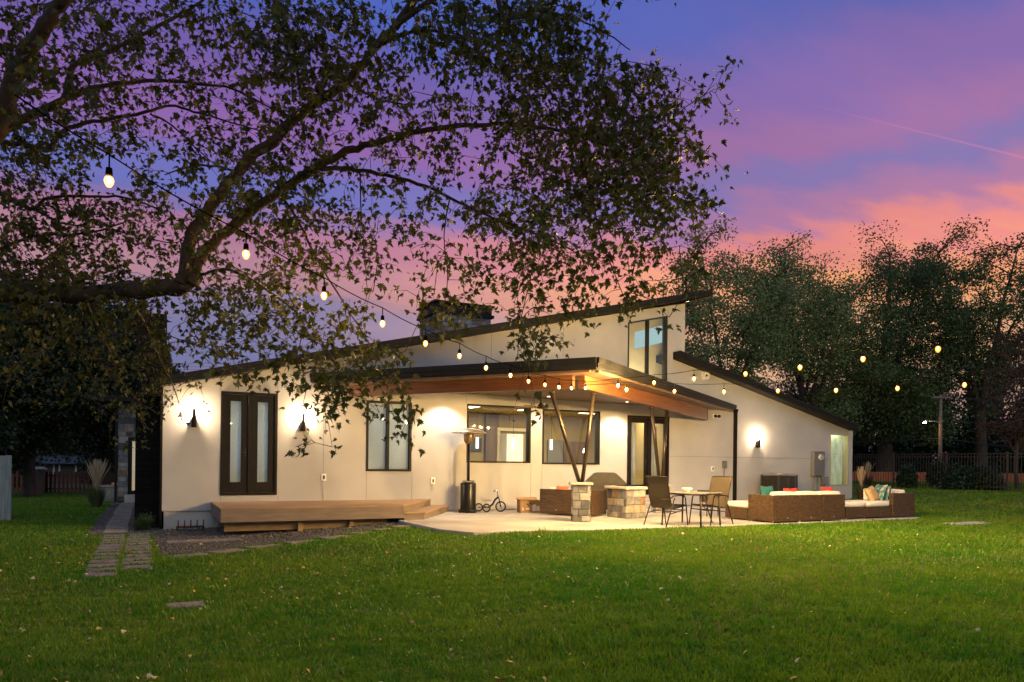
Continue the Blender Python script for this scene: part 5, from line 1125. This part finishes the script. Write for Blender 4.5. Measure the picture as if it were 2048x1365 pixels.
# ================================================================ foreground maple
def maple():
    global rng
    rng = np.random.default_rng(99); rr = random.Random(99)
    root = P(-420, 900, 7.6); root.z = Gf(root.x, root.y) - .05
    t = thing('maple_tree', 'large maple with long leafy limbs hanging over the lawn from the left', 'tree', root)
    BR = [  # (pixel x, pixel y, distance, radius)
        [(-200, 605, 7.8, .115), (0, 590, 7.6, .10), (120, 592, 7.5, .092), (240, 583, 7.35, .085), (330, 578, 7.2, .085), (372, 568, 7.1, .08)],
        [(362, 576, 7.1, .07), (372, 530, 7.1, .062), (388, 470, 7.0, .058), (415, 425, 6.95, .055), (470, 350, 6.85, .052), (545, 280, 6.7, .048), (620, 215, 6.6, .044), (690, 165, 6.5, .040), (745, 100, 6.4, .034), (790, 55, 6.35, .028), (870, -5, 6.3, .022), (940, -60, 6.2, .016)],
        [(752, 92, 6.4, .02), (800, 72, 6.5, .017), (860, 62, 6.5, .014), (900, 75, 6.6, .012), (960, 108, 6.6, .009), (1010, 150, 6.7, .006)],
        [(385, 572, 7.1, .06), (398, 525, 7.15, .055), (440, 470, 7.2, .052), (500, 425, 7.2, .048), (560, 385, 7.2, .045), (620, 345, 7.1, .042), (690, 305, 7.1, .036), (760, 285, 7.0, .03), (840, 262, 7.0, .026), (930, 252, 6.9, .022), (1040, 250, 6.9, .018), (1140, 268, 6.8, .014), (1240, 300, 6.8, .010), (1330, 345, 6.7, .006)],
        [(640, 338, 7.1, .024), (700, 340, 7.2, .022), (770, 350, 7.3, .02), (850, 372, 7.3, .017), (930, 412, 7.3, .014), (1000, 442, 7.3, .011), (1090, 475, 7.3, .008), (1160, 510, 7.3, .005)],
        [(-60, 330, 6.4, .09), (0, 240, 6.2, .075), (34, 140, 6.1, .07), (85, 60, 6.0, .062), (126, 0, 5.9, .055), (170, -70, 5.8, .05)],
        [(-60, 300, 6.9, .05), (0, 262, 6.9, .042), (60, 232, 6.9, .038), (126, 200, 6.9, .034), (145, 137, 6.9, .028), (205, 108, 6.9, .024), (275, 76, 6.9, .02), (342, 38, 6.9, .016), (400, 5, 6.9, .012), (450, -40, 6.9, .01)],
        [(126, 200, 6.9, .026), (200, 172, 7.0, .021), (290, 163, 7.0, .018), (350, 163, 7.1, .016), (410, 170, 7.1, .014), (460, 176, 7.2, .012), (520, 205, 7.2, .009), (580, 235, 7.3, .006)],
        [(-50, 290, 7.4, .034), (0, 286, 7.4, .03), (50, 290, 7.4, .028), (97, 300, 7.4, .026), (115, 272, 7.4, .024), (160, 250, 7.5, .022), (230, 237, 7.5, .018), (295, 224, 7.5, .016), (340, 212, 7.6, .014), (400, 226, 7.6, .012), (450, 242, 7.6, .009), (520, 262, 7.7, .006)],
        [(300, 228, 7.5, .012), (345, 252, 7.6, .01), (390, 295, 7.6, .008), (435, 335, 7.6, .005)],
        [(-60, 350, 8.0, .035), (0, 386, 8.0, .03), (34, 405, 8.0, .028), (66, 418, 8.0, .022), (100, 396, 8.0, .018), (180, 393, 8.0, .015), (260, 398, 8.1, .011), (330, 425, 8.1, .007)],
        [(66, 418, 8.0, .016), (120, 445, 8.1, .012), (190, 455, 8.1, .009)],
        [(-60, 520, 8.2, .024), (0, 498, 8.2, .02), (60, 474, 8.2, .018), (140, 470, 8.2, .014), (205, 460, 8.2, .012), (250, 444, 8.2, .008)],
        [(215, 458, 8.2, .009), (280, 473, 8.2, .008), (340, 486, 8.2, .006), (370, 480, 8.2, .004)],
        [(120, 500, 7.9, .011), (140, 550, 7.8, .009), (200, 562, 7.8, .006)],
        [(165, 592, 7.5, .02), (190, 645, 8.6, .016), (215, 690, 9.6, .013), (240, 760, 10.6, .009), (285, 810, 11.2, .005)],
        [(255, 590, 7.3, .02), (290, 650, 8.4, .016), (320, 720, 9.4, .011), (345, 770, 10.2, .008), (360, 810, 10.8, .004)],
        [(400, 550, 7.1, .016), (460, 540, 6.8, .013), (540, 585, 6.6, .011), (610, 640, 6.5, .009), (660, 710, 6.4, .007), (700, 790, 6.4, .004)],
        [(560, 385, 7.2, .016), (600, 450, 7.0, .012), (640, 530, 6.9, .010), (690, 610, 6.8, .007), (740, 690, 6.8, .005), (790, 770, 6.7, .003)],
        [(720, 342, 7.2, .008), (722, 420, 7.2, .006), (728, 500, 7.2, .005), (735, 580, 7.2, .003)],
        [(900, 395, 7.3, .008), (888, 470, 7.3, .006), (895, 560, 7.3, .005), (880, 660, 7.3, .003)],
        [(1080, 470, 7.3, .008), (1060, 560, 7.3, .006), (1040, 650, 7.2, .004), (1035, 720, 7.2, .003)],
        [(1140, 268, 6.8, .012), (1180, 370, 6.8, .009), (1200, 470, 6.8, .007), (1230, 550, 6.8, .005), (1255, 610, 6.8, .003)],
        [(1240, 300, 6.8, .009), (1320, 260, 6.7, .007), (1370, 215, 6.6, .005), (1430, 178, 6.6, .003)],
        [(1300, 330, 6.7, .007), (1350, 380, 6.7, .005), (1400, 400, 6.7, .004)],
        [(980, -60, 6.6, .03), (1010, 40, 6.7, .022), (1060, 130, 6.8, .016), (1120, 210, 6.8, .010)],
        [(1010, 40, 6.7, .014), (1120, 30, 6.7, .011), (1200, 60, 6.7, .008), (1260, 100, 6.6, .005)],
        [(520, -60, 6.2, .03), (560, 20, 6.3, .022), (590, 110, 6.4, .016), (600, 180, 6.5, .01)],
        [(690, 165, 6.5, .014), (760, 200, 6.6, .010), (830, 210, 6.6, .006)],
        [(480, 345, 6.8, .012), (400, 330, 6.9, .009), (330, 350, 7.0, .006)],
        [(300, 650, 7.0, .006), (360, 680, 7.0, .005), (430, 700, 7.0, .003)],
    ]
    m = MB()
    # trunk standing left of the view
    s = P(-200, 605, 7.8); m.tube([root, root + Vector((.02, 0, 1.0)), root.lerp(s, .55) + Vector((-.25, 0, .9)), s, P(0, 590, 7.6)], [.33, .26, .22, .14, .1], 14)
    hub = root + Vector((.1, 0, 1.6)); up2 = P(-130, 400, 6.8)
    m.tube([root + Vector((0, 0, .8)), hub.lerp(up2, .5), up2, P(-60, 330, 6.4)], [.24, .18, .13, .09], 12)
    for q in ((-60, 300, 6.9, .05), (-50, 290, 7.4, .034), (-60, 350, 8.0, .035), (-60, 520, 8.2, .024)):
        b = P(*q[:3]); m.tube([hub.lerp(up2, .6), hub.lerp(up2, .6).lerp(b, .5) + Vector((0, 0, .1)), b], [q[3] * 1.6, q[3] * 1.3, q[3]], 8)
    for q, a in (((980, -60, 6.6, .03), (790, 55, 6.35)), ((520, -60, 6.2, .03), (170, -70, 5.8))):
        b = P(*q[:3]); a = P(*a); m.tube([a, a.lerp(b, .5) + Vector((0, 0, .35)), b], [q[3] * 1.2, q[3] * 1.1, q[3]], 8)
    SK = []; SKI = []
    for br_ in BR:
        pts = [P(q[0], q[1], q[2]) for q in br_]; rs = [q[3] for q in br_]; path = []; rad = []
        for i in range(len(pts) - 1):
            p0 = pts[max(i - 1, 0)]; p1_, p2_ = pts[i], pts[i + 1]; p3 = pts[min(i + 2, len(pts) - 1)]
            for k in range(5):
                u = k / 5; q = .5 * ((2 * p1_) + (p2_ - p0) * u + (2 * p0 - 5 * p1_ + 4 * p2_ - p3) * u * u + (3 * p1_ - p0 - 3 * p2_ + p3) * u ** 3)
                path.append(q + Vector((rr.gauss(0, 1), rr.gauss(0, 1), rr.gauss(0, 1))) * min(.012, rs[i] * .25)); rad.append((rs[i] * (1 - u) + rs[i + 1] * u) * rr.uniform(.93, 1.07))
                px = br_[i][0] * (1 - u) + br_[i + 1][0] * u; py = br_[i][1] * (1 - u) + br_[i + 1][1] * u; SK.append(tuple(path[-1])); SKI.append((px, py, br_[i][2] * (1 - u) + br_[i + 1][2] * u))
        path.append(pts[-1]); rad.append(rs[-1]); m.tube(path, rad, 10 if rs[0] > .03 else 6)
    mt = m.build('trunk', BARKM, t)
    GRID = ["5356665688764788883000 ".replace(' ', '0'), "66777657887347888860000", "66774666788632458887733", "67765456675554558888862", "77765467664454347899970", "77656447775433247889972",
            "76666357564333577777872", "87665445554431357665530", "88763245554311446543250", "65564355554313415434100", "44564445445413105200000", "33466433246531005100000", "12356210045330002000000", "00012000021020000000000"]
    K = 112; CL = []
    SKI_ = np.array(SKI)
    for r_, row in enumerate(GRID):
        for c_, ch in enumerate(row):
            d_ = int(ch)
            if not d_: continue
            n = -math.log(1 - min(d_, 9) / 9.6) * K / 6.5 * (.55 if c_ > 20 else 1) * (1.15 if r_ > 5 else (.72 if c_ < 11 else .88)); n = int(n + rng.random())
            for _ in range(n):
                px = (c_ + rng.random()) * 64; py = (r_ + rng.random()) * 64
                k = np.argmin((SKI_[:, 0] - px) ** 2 + (SKI_[:, 1] - py) ** 2); Y = SKI_[k, 2] + rng.normal() * .55
                CL.append(tuple(P(px, py, max(4.9, Y))))
    # crown continues above and left of what the view shows
    for _ in range(420):
        px = rng.uniform(-500, 1350); py = rng.uniform(-520, 0) if px > 0 else rng.uniform(-400, 560); CL.append(tuple(P(px, py, rng.uniform(5.8, 8.6))))
    BA = np.array([tuple(b) for b in BULBS]); CL = np.array(CL); SK = np.array(SK); CD = CL - np.array(CAM); BD = BA - np.array(CAM)
    cn = CD / np.linalg.norm(CD, axis=1, keepdims=True); bn = BD / np.linalg.norm(BD, axis=1, keepdims=True)
    CL = CL[(np.min(np.linalg.norm(CL[:, None] - BA[None], axis=2), axis=1) > .32) & (np.max(cn @ bn.T, axis=1) < math.cos(.022)) & (cn @ np.array((P(600, 822, 10) - CAM).normalized()) < math.cos(.026))]
    d0 = np.array([np.min(((SK - c) ** 2).sum(1)) for c in CL]); order = np.argsort(d0)
    nodes = list(map(tuple, SK)); NA = np.zeros((len(SK) + 3 * len(CL), 3)); NA[:len(SK)] = SK; cnt = len(SK)
    tw = MB(); LC = []; LD = []
    for o in order:
        c = CL[o]; dd = ((NA[:cnt] - c) ** 2).sum(1); k = int(np.argmin(dd)); a = Vector(NA[k]); c = Vector(c); L_ = (c - a).length
        if L_ < .02: continue
        q = a.lerp(c, .5) + Vector((0, 0, .12 * L_)) + Vector((rr.gauss(0, .05), rr.gauss(0, .05), rr.gauss(0, .03))) * L_
        p3 = c + (c - q).normalized() * .03
        tw.tube([a, q, c], [.0035 + .002 * min(L_, 1.2), .003, .0018], 3, cap=False)
        for pnt in (q, a.lerp(q, .6), c):
            NA[cnt] = pnt; cnt += 1
        dirv = (c - q).normalized(); nl = rr.randint(5, 8)
        for j in range(nl):
            s_ = rr.random(); pos = q.lerp(c, .35 + .75 * s_) + Vector((rr.gauss(0, 1), rr.gauss(0, 1), rr.gauss(-.3, 1))) * .055
            LC.append(tuple(pos)); LD.append(tuple(dirv * .6 + Vector((rr.gauss(0, .6), rr.gauss(0, .6), rr.gauss(-.75, .4)))))
    tw.build('twig', BARKM, mt)
    LC = np.array(LC); n = len(LC); LD = np.array(LD)
    Nn = rand_unit(n) * .9 + np.array([0, 0, .35]); SZ = rng.uniform(.036, .084, n); VS = []; FS = []; o_ = 0
    for q_, (wx, fo, cu) in enumerate(((1.0, 1.0, 0), (.78, 2.4, -.12), (.6, 3.4, -.25), (.92, .4, -.3))):
        sel = np.arange(n) % 4 == q_; shp = MAPLE.copy(); shp[:, 0] *= wx; shp[:, 2] = shp[:, 2] * fo + cu * shp[:, 1] ** 2
        v_, f_ = leaf_array(LC[sel], SZ[sel], Nn[sel], LD[sel], shp, MTRI); VS.append(v_); FS.append(f_ + o_); o_ += len(v_)
    V = np.concatenate(VS); Fc = np.concatenate(FS)
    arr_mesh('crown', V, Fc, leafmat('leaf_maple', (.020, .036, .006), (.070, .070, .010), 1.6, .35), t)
    print('maple leaves', n)
maple()

# ================================================================ lawn grass
def lawn():
    global rng
    rng = np.random.default_rng(5); n = 760000
    Y = 4.2 * (46 / 4.2) ** rng.random(n); u = rng.uniform(-.95, 1.12, n)
    x = Y * (u * math.cos(YAW) + math.sin(YAW)); y = Y * (-u * math.sin(YAW) + math.cos(YAW))
    bad = inpoly(x, y, PATIO_POLY) | (inpoly(x, y, BED) & (rng.random(n) > .012)) | ((y > 17.98) & (x > sL - .4) & (x < sR + .05)) | inrect(x, y, pav_rects, -.03) | inrect(x, y, LAWN_HOLES, -.02) | ((y > 30) & (x > -1.2) & (x < 3))
    bad |= inpoly(x, y, [(1.3, 15.6), (5.2, 15.5), (6.9, 18), (1.3, 18)])
    x, y, Y = x[~bad], y[~bad], Y[~bad]; n = len(x); z = G(x, y)
    h = (.030 + .022 * rng.random(n)) * (1 + .25 * np.sin(x * 2.1 + np.sin(y * 1.3)) * np.sin(y * 2.7)); w = (.0022 + .00085 * Y) * rng.uniform(.7, 1.3, n)
    long_ = rng.random(n) < .02; h[long_] *= 1.7; h *= .75 + .6 * np.clip(.5 + .5 * np.sin(x * 6.3 + 2 * np.sin(y * 4.1)) * np.sin(y * 7.7 + 1.5 * np.sin(x * 3.3)), 0, 1)
    a = rng.uniform(0, 2 * math.pi, n); la = rng.uniform(0, 2 * math.pi, n); ln = h * rng.uniform(.1, .9, n)
    b0 = np.stack([x - np.cos(a) * w, y - np.sin(a) * w, z], -1); b1 = np.stack([x + np.cos(a) * w, y + np.sin(a) * w, z], -1); tp_ = np.stack([x + np.cos(la) * ln, y + np.sin(la) * ln, z + h], -1)
    V = np.stack([b0, b1, tp_], 1).reshape(-1, 3); Fc = np.arange(3 * n).reshape(-1, 3)
    def nz_(f, p): return np.sin(x * f + p + 1.7 * np.sin(y * f * .7 + p)) * np.sin(y * f * 1.15 - p + 1.3 * np.sin(x * f * .6))
    pat = np.clip(.5 + .5 * (nz_(.55, 1.2) + .6 * nz_(1.7, 4.0) + .4 * nz_(4.3, 2.0)) / 1.3, 0, 1) ** 2.2
    worn = np.exp(-(((x - 7.2) / 1.7) ** 2 + ((y - 6.6) / .55) ** 2)) + np.exp(-(((x - 9.8) / 2.0) ** 2 + ((y - 6.3) / .5) ** 2)) + .6 * np.exp(-(((x - 6.0) / .5) ** 2 + ((y - 5.4) / 1.2) ** 2))
    r_ = rng.random(n); mi = (r_ < .03 + .28 * pat).astype(int); mi[r_ < .006 + .02 * pat + .13 * np.clip(worn, 0, 1)] = 2
    h_drop = 1
    tag(arr_mesh('grass', V, Fc, [leafmat('grass_blade', (.050, .185, .006), (.165, .275, .012), .5, .35), leafmat('grass_blade_yellow', (.16, .17, .03), (.20, .19, .05), .8, .3), leafmat('grass_blade_straw', (.35, .28, .14), (.3, .24, .12), 1, .2)], mi=mi), 'short mown green lawn grass with worn and yellowish patches', 'grass', kind='stuff')
lawn()
def litter():
    global rng
    rng = np.random.default_rng(8); n = 620; Y = rng.uniform(4.4, 15.5, n) ** 1.0; u = rng.uniform(-.75, .72, n); keep = rng.random(n) < np.where(u < .1, 1, .35); Y, u = Y[keep], u[keep]; n = len(Y)
    x = Y * (u * math.cos(YAW) + math.sin(YAW)); y = Y * (-u * math.sin(YAW) + math.cos(YAW)); z = G(x, y) + rng.uniform(.035, .052, n)
    on = inpoly(x, y, PATIO_POLY); z[on] = .008; z[inrect(x, y, pav_rects)] += .0
    ok = ~((inpoly(x, y, [(1.3, 15.6), (5.2, 15.5), (6.9, 18), (1.3, 18)])) | (y > 17.9)) & ~(on & (rng.random(n) < .8)); x, y, z = x[ok], y[ok], z[ok]; n = len(x)
    V, Fc = leaf_array(np.stack([x, y, z], -1), rng.uniform(.022, .055, n) , rand_unit(n) * .8 + np.array([0, 0, 1.0]), rand_unit(n), MAPLE * np.array([1, 1, 1.6]), MTRI)
    mi = np.repeat(rng.integers(0, 3, n), len(MTRI))
    tag(arr_mesh('fallen_leaves', V, Fc, [mat('leaf_yellow', (.55, .42, .08), .7), mat('leaf_pale', (.58, .47, .30), .7), mat('leaf_brown', (.32, .17, .06), .8)], mi=mi), 'yellow and brown maple leaves scattered over the lawn', 'fallen leaves', kind='stuff')
litter()

# ================================================================ fences and yard things
def picket_fence():
    BF = mat('fence_black', (.05, .042, .03), .4, metal=.2)
    A = Vector((29.75, 33.0)); B = Vector((29.1, 9.0)); zt = 1.88; t = thing('metal_fence', 'black metal picket fence crossing the lawn on the right', 'fence', (29.1, 9, .4)); n = 10
    L_ = (B - A).length; nd = (B - A).normalized()
    for k in range(n):
        p, q = A.lerp(B, k / n), A.lerp(B, (k + 1) / n); m = MB()
        for z in (zt - .02, zt - .15, .56): m.obox((p.x, p.y, z), (q.x - p.x, q.y - p.y, 0), (.03, 0, 0), (0, 0, .03))
        c = int((q - p).length / .125)
        for j in range(1, c):
            s = p.lerp(q, j / c); m.box((s.x + .005, s.y - .009, Gf(s.x, s.y) + .04), (s.x + .024, s.y + .009, zt - .022))
        m.build('panel', BF, t)
        m = MB(); m.box((p.x - .02, p.y - .03, Gf(p.x, p.y) - .1), (p.x + .045, p.y + .03, zt + .05)); m.build('post', BF, t)
picket_fence()
def board_fence(name, label, a, b, z0, h, bw, gap, matl, th=.02, cat='fence', post=None, dog=False, rails=True):
    a, b = Vector(a), Vector(b); t = thing(name, label, cat, a); t.location.z = 0; ORG[t.name] = Vector((a.x, a.y, 0)); d_ = (b - a); L_ = d_.length; d_.normalize(); n = Vector((-d_.y, d_.x, 0)); m = MB(); s = 0; rr = random.Random(2)
    while s < L_:
        hh = h + rr.uniform(-.01, .01); p = a + d_ * s + n * rr.uniform(-.004, .004); p.z = z0(p.x, p.y)
        m.obox(p, d_ * bw, n * th, (0, 0, hh)); s += bw + gap
    m.build('boards', matl, t)
    m = MB()
    for z in (.25, h - .3): p = a + n * (th + .004); q = b + n * (th + .004); m.prism([Vector((p.x, p.y, z0(p.x, p.y) + z)), Vector((q.x, q.y, z0(q.x, q.y) + z)), Vector((q.x, q.y, z0(q.x, q.y) + z)) + n * .04, Vector((p.x, p.y, z0(p.x, p.y) + z)) + n * .04], [Vector((p.x, p.y, z0(p.x, p.y) + z + .09)), Vector((q.x, q.y, z0(q.x, q.y) + z + .09)), Vector((q.x, q.y, z0(q.x, q.y) + z + .09)) + n * .04, Vector((p.x, p.y, z0(p.x, p.y) + z + .09)) + n * .04])
    m.build('rails', matl, t); return t
WG = mat('weathered_board', (.17, .20, .20), .85, col2=(.26, .29, .28), scale=4, stretch=(6, 6, .6), bump=.4)
q0 = PZ(22, 1042, -.27); q1 = q0 - Vector((3.2, -.5, 0)); board_fence('wooden_fence', 'weathered grey board fence standing at the left edge', q1, q0, lambda x, y: Gf(x, y), 1.62, .135, .006, WG)
BRF = mat('brown_fence_wood', (.14, .052, .026), .8, col2=(.21, .085, .04), scale=3, stretch=(5, 5, .5))
def g2(px, py, Y): return P(px, py, Y)
a = P(-120, 985, 45); b = P(240, 984, 45); zb = a.z
board_fence('wooden_fence', 'reddish brown board fence far behind the left lawn', a, b, lambda x, y: zb, (985 - 941) / FPX * 45, .16, .10, BRF)
BRK = brickmat('brick', (.16, .075, .05), (.22, .11, .075), (.2, .18, .16), .22, .075)
c = P(75, 985, 44.6); m = MB(); wv = 13 / FPX * 45; m.box((c.x - wv, c.y - wv, c.z - .2), (c.x + wv, c.y + wv, P(75, 939, 44.6).z)); t = thing('brick_pillar', 'square brick pillar set into the brown fence', 'pillar', (c.x, c.y, c.z)); m.build('shaft', BRK, t)
m = MB(); z = P(75, 939, 44.6).z; k = wv + .08; m.prism([(c.x - k, c.y - k, z + .003), (c.x + k, c.y - k, z + .003), (c.x + k, c.y + k, z + .003), (c.x - k, c.y + k, z + .003)], [(c.x - k * .6, c.y - k * .6, z + .16), (c.x + k * .6, c.y - k * .6, z + .16), (c.x + k * .6, c.y + k * .6, z + .16), (c.x - k * .6, c.y + k * .6, z + .16)]); m.build('cap', CONC, t)
# neighbour's house beyond the fence
Yh = 62; t0 = P(50, 940, Yh); t = thing('neighbour_house', 'low neighbouring house with a slate-blue roof beyond the brown fence', 'house', (t0.x, t0.y, t0.z - 3)); ux = R0; uf = F0
o = P(30, 960, Yh); m = MB(); w = 140 / FPX * Yh; z1 = P(30, 927, Yh).z; m.obox(Vector((o.x, o.y, -2)), ux * w, uf * 6, (0, 0, z1 + 2)); m.build('wall', brickmat('dark_brick', (.09, .05, .045), (.12, .07, .06), (.1, .09, .09), .25, .08), t)
m = MB(); rb_ = Vector((o.x, o.y, z1 + .01)) - ux * .7 - uf * .7; zr = P(90, 908, Yh + 3).z - z1; W_ = w + 1.4
m.prism([rb_, rb_ + ux * W_, rb_ + ux * W_ + uf * 7.4, rb_ + uf * 7.4], [rb_ + uf * 3.5 + ux * 2 + Vector((0, 0, zr)), rb_ + ux * (W_ - 2) + uf * 3.5 + Vector((0, 0, zr)), rb_ + ux * (W_ - 2) + uf * 3.9 + Vector((0, 0, zr)), rb_ + uf * 3.9 + ux * 2 + Vector((0, 0, zr))]); m.build('roof', mat('slate_roof', (.03, .04, .055), .8, col2=(.05, .06, .075), scale=3), t)
m = MB()
for px in (106, 117, 150): c = P(px, 935, Yh - .1); m.obox(Vector((c.x, c.y, z1 - .9)), ux * .14, uf * .08, (0, 0, .88))
m.build('trim', mat('white_trim', (.5, .52, .55), .6), t)
# round planter by the entry
c = P(222, 1000, 28); z0 = Gf(c.x, c.y); hh = P(222, 972, 28).z - z0; t = thing('planter', 'low curved grey planter with tan cap stones by the entry wing', 'planter', (c.x, c.y, z0)); m = MB()
m.lathe((c.x + .05, c.y + .3, z0 - .05), [(.02, 0), (.42, 0), (.46, hh * .5), (.47, hh)], 28); m.build('wall', mat('planter_stone', (.28, .25, .21), .9, col2=(.36, .32, .28), scale=5, bump=.5), t)
m = MB(); m.lathe((c.x + .05, c.y + .3, z0 - .05 + hh), [(.02, .0), (.5, .0), (.5, .06), (.02, .06)], 28, smooth=False); m.lathe((c.x + .25, c.y + .35, z0 + .02 + hh), [(.02, .0), (.25, .0), (.25, .09), (.02, .09)], 20, smooth=False); m.build('cap_stones', mat('tan_cap', (.45, .25, .14), .8, col2=(.52, .3, .18), scale=5), t)

def orn_grass(px, Y, pyb, pyt, label, n=260, m_b=(.12, .13, .05), m_p=(.48, .36, .22), spread=.5):
    c = P(px, pyb, Y); z0 = Gf(c.x, c.y); H = P(px, pyt, Y).z - z0; t = thing('ornamental_grass', label, 'ornamental grass', (c.x, c.y, z0)); rr = random.Random(px)
    m = MB(); mp_ = MB()
    for i in range(n):
        a = rr.uniform(0, 6.28); sp_ = rr.random() ** .7 * spread; base = Vector((c.x + math.cos(a) * .12 * rr.random(), c.y + math.sin(a) * .12 * rr.random(), z0)); L_ = H * rr.uniform(.28, .6)
        k = Vector((math.cos(a), math.sin(a), 0)); p1_ = base + k * sp_ * .3 * H + Vector((0, 0, L_ * .75)); p2_ = base + k * sp_ * H * .8 + Vector((0, 0, L_ * (1 - .4 * sp_)))
        s = Vector((-k.y, k.x, 0)) * .007; m.add([base - s, base + s, p1_ + s * .8, p1_ - s * .8, p2_], [(0, 1, 2, 3), (3, 2, 4)])
    for i in range(n // 4):
        a = rr.uniform(0, 6.28); sp_ = abs(rr.gauss(0, 1)) * spread * .30; base = Vector((c.x, c.y, z0 + .1)); L_ = H * rr.uniform(.8, 1); k = Vector((math.cos(a), math.sin(a), 0))
        p1_ = base + k * sp_ * .3 * H + Vector((0, 0, L_ * .6)); p2_ = base + k * sp_ * .8 * H + Vector((0, 0, L_ * .97)); mp_.tube([base, p1_, p1_.lerp(p2_, .2), p1_.lerp(p2_, .6), p2_], [.002, .003, .007, .009, .002], 4, cap=False)
    m.build('blades', leafmat('orn_blade' + str(px), m_b, tuple(v * 1.6 for v in m_b), 4, .3), t); mp_.build('plumes', mat('plume', m_p, .9, col2=tuple(v * 1.2 for v in m_p), scale=10), t)
orn_grass(193, 23.5, 1008, 920, 'tall feathery ornamental grass clump beside the side path', 420, spread=.55)
orn_grass(1722, 25.5, 996, 935, 'thin brownish ornamental grass clump right of the house corner', 240, (.07, .06, .035), (.2, .13, .07), .32)
orn_grass(1706 + 30, 33, 985, 925, 'dry grass tuft against the metal fence beyond the house corner', 160, (.08, .06, .03), (.22, .14, .08), .5)

# orange board fence and utility pole beyond the metal fence
OR = mat('orange_fence_wood', (.34, .09, .03), .8, col2=(.42, .13, .05), scale=3, stretch=(4, 4, .5))
a, b = P(1690, 965, 45), P(2120, 966, 45); zb2 = .38
board_fence('wooden_fence', 'orange-brown board fence glimpsed beyond the black metal fence', a, b, lambda x, y: zb2, .62, .16, .01, OR)
c = P(1880, 930, 43); zt = P(1880, 790, 43).z; t = thing('utility_pole', 'wooden utility pole with a crossarm and street lamp beyond the fence', 'utility pole', (c.x, c.y, 0)); PW = mat('pole_wood', (.16, .12, .09), .9, col2=(.22, .17, .13), scale=4)
m = MB(); m.tube([(c.x, c.y, 0), (c.x, c.y, zt)], [.12, .085], 10); m.build('pole', PW, t)
m = MB(); z = P(1880, 797, 43).z; u = R0; m.obox(Vector((c.x, c.y, z)) - u * .55 - F0 * .13, u * 1.1, F0 * .1, (0, 0, .11))
for k in (-.5, .08, .5): m.lathe(Vector((c.x, c.y, z + .11)) + u * k - F0 * .15, [(.03, 0), (.05, .05), (.03, .14), (.001, .15)], 8)
m.build('crossarm', PW, t)
m = MB(); z = P(1878, 848, 43).z; h0 = Vector((c.x, c.y, z)) - F0 * .15; m.tube([h0, h0 - u * .4 + Vector((0, 0, .13)), h0 - u * .85 + Vector((0, 0, .15))], .025, 8); m.tube([h0 - u * .8 + Vector((0, 0, .15)), h0 - u * .96 + Vector((0, 0, .14)), h0 - u * 1.12 + Vector((0, 0, .11))], [.04, .085, .05], 10); m.build('lamp_arm', mat('galvanised', (.4, .43, .45), .4, metal=.7), t)
m = MB(); m.lathe(h0 - u * 1.02 + Vector((0, 0, .06)), [(.001, -.06), (.07, -.03), (.09, .03)], 12); m.build('lamp', emis('street_lamp_glow', (1, .5, .15), 260), t)
# overhead wires
def wire(p, q, sag, m, r=.012):
    m.tube([p.lerp(q, k / 14) - Vector((0, 0, sag * 4 * (k / 14) * (1 - k / 14))) for k in range(15)], r, 4, cap=False)
m = MB(); zc_ = P(1880, 797, 43).z + .2
for k in (-.5, .08, .5):
    s = Vector((c.x, c.y, zc_)) + u * k; wire(s, s + u * 40 + F0 * 14 + Vector((0, 0, .2)), .9, m, .018)
for zq, rr_ in ((P(1880, 835, 43).z, .02), (P(1880, 877, 43).z, .03)):
    s = Vector((c.x, c.y, zq)); wire(s, s - u * 30 + F0 * 30, .6, m, rr_); wire(s, s + u * 40 + F0 * 14, .9, m, rr_)
tag(m.build('power_lines', BLACK, base=(c.x, c.y, zc_)), 'thin dark power lines strung from the utility pole', 'power lines')
m = MB()
for py in (724, 731, 737): wire(P(-200, py - 8, 70), P(700, py, 75), .3, m, .012)
w_ = m.build('power_lines', BLACK, base=P(-200, 720, 70)); tag(w_, 'thin power lines behind the black chimney above the left roof edge', 'power lines')
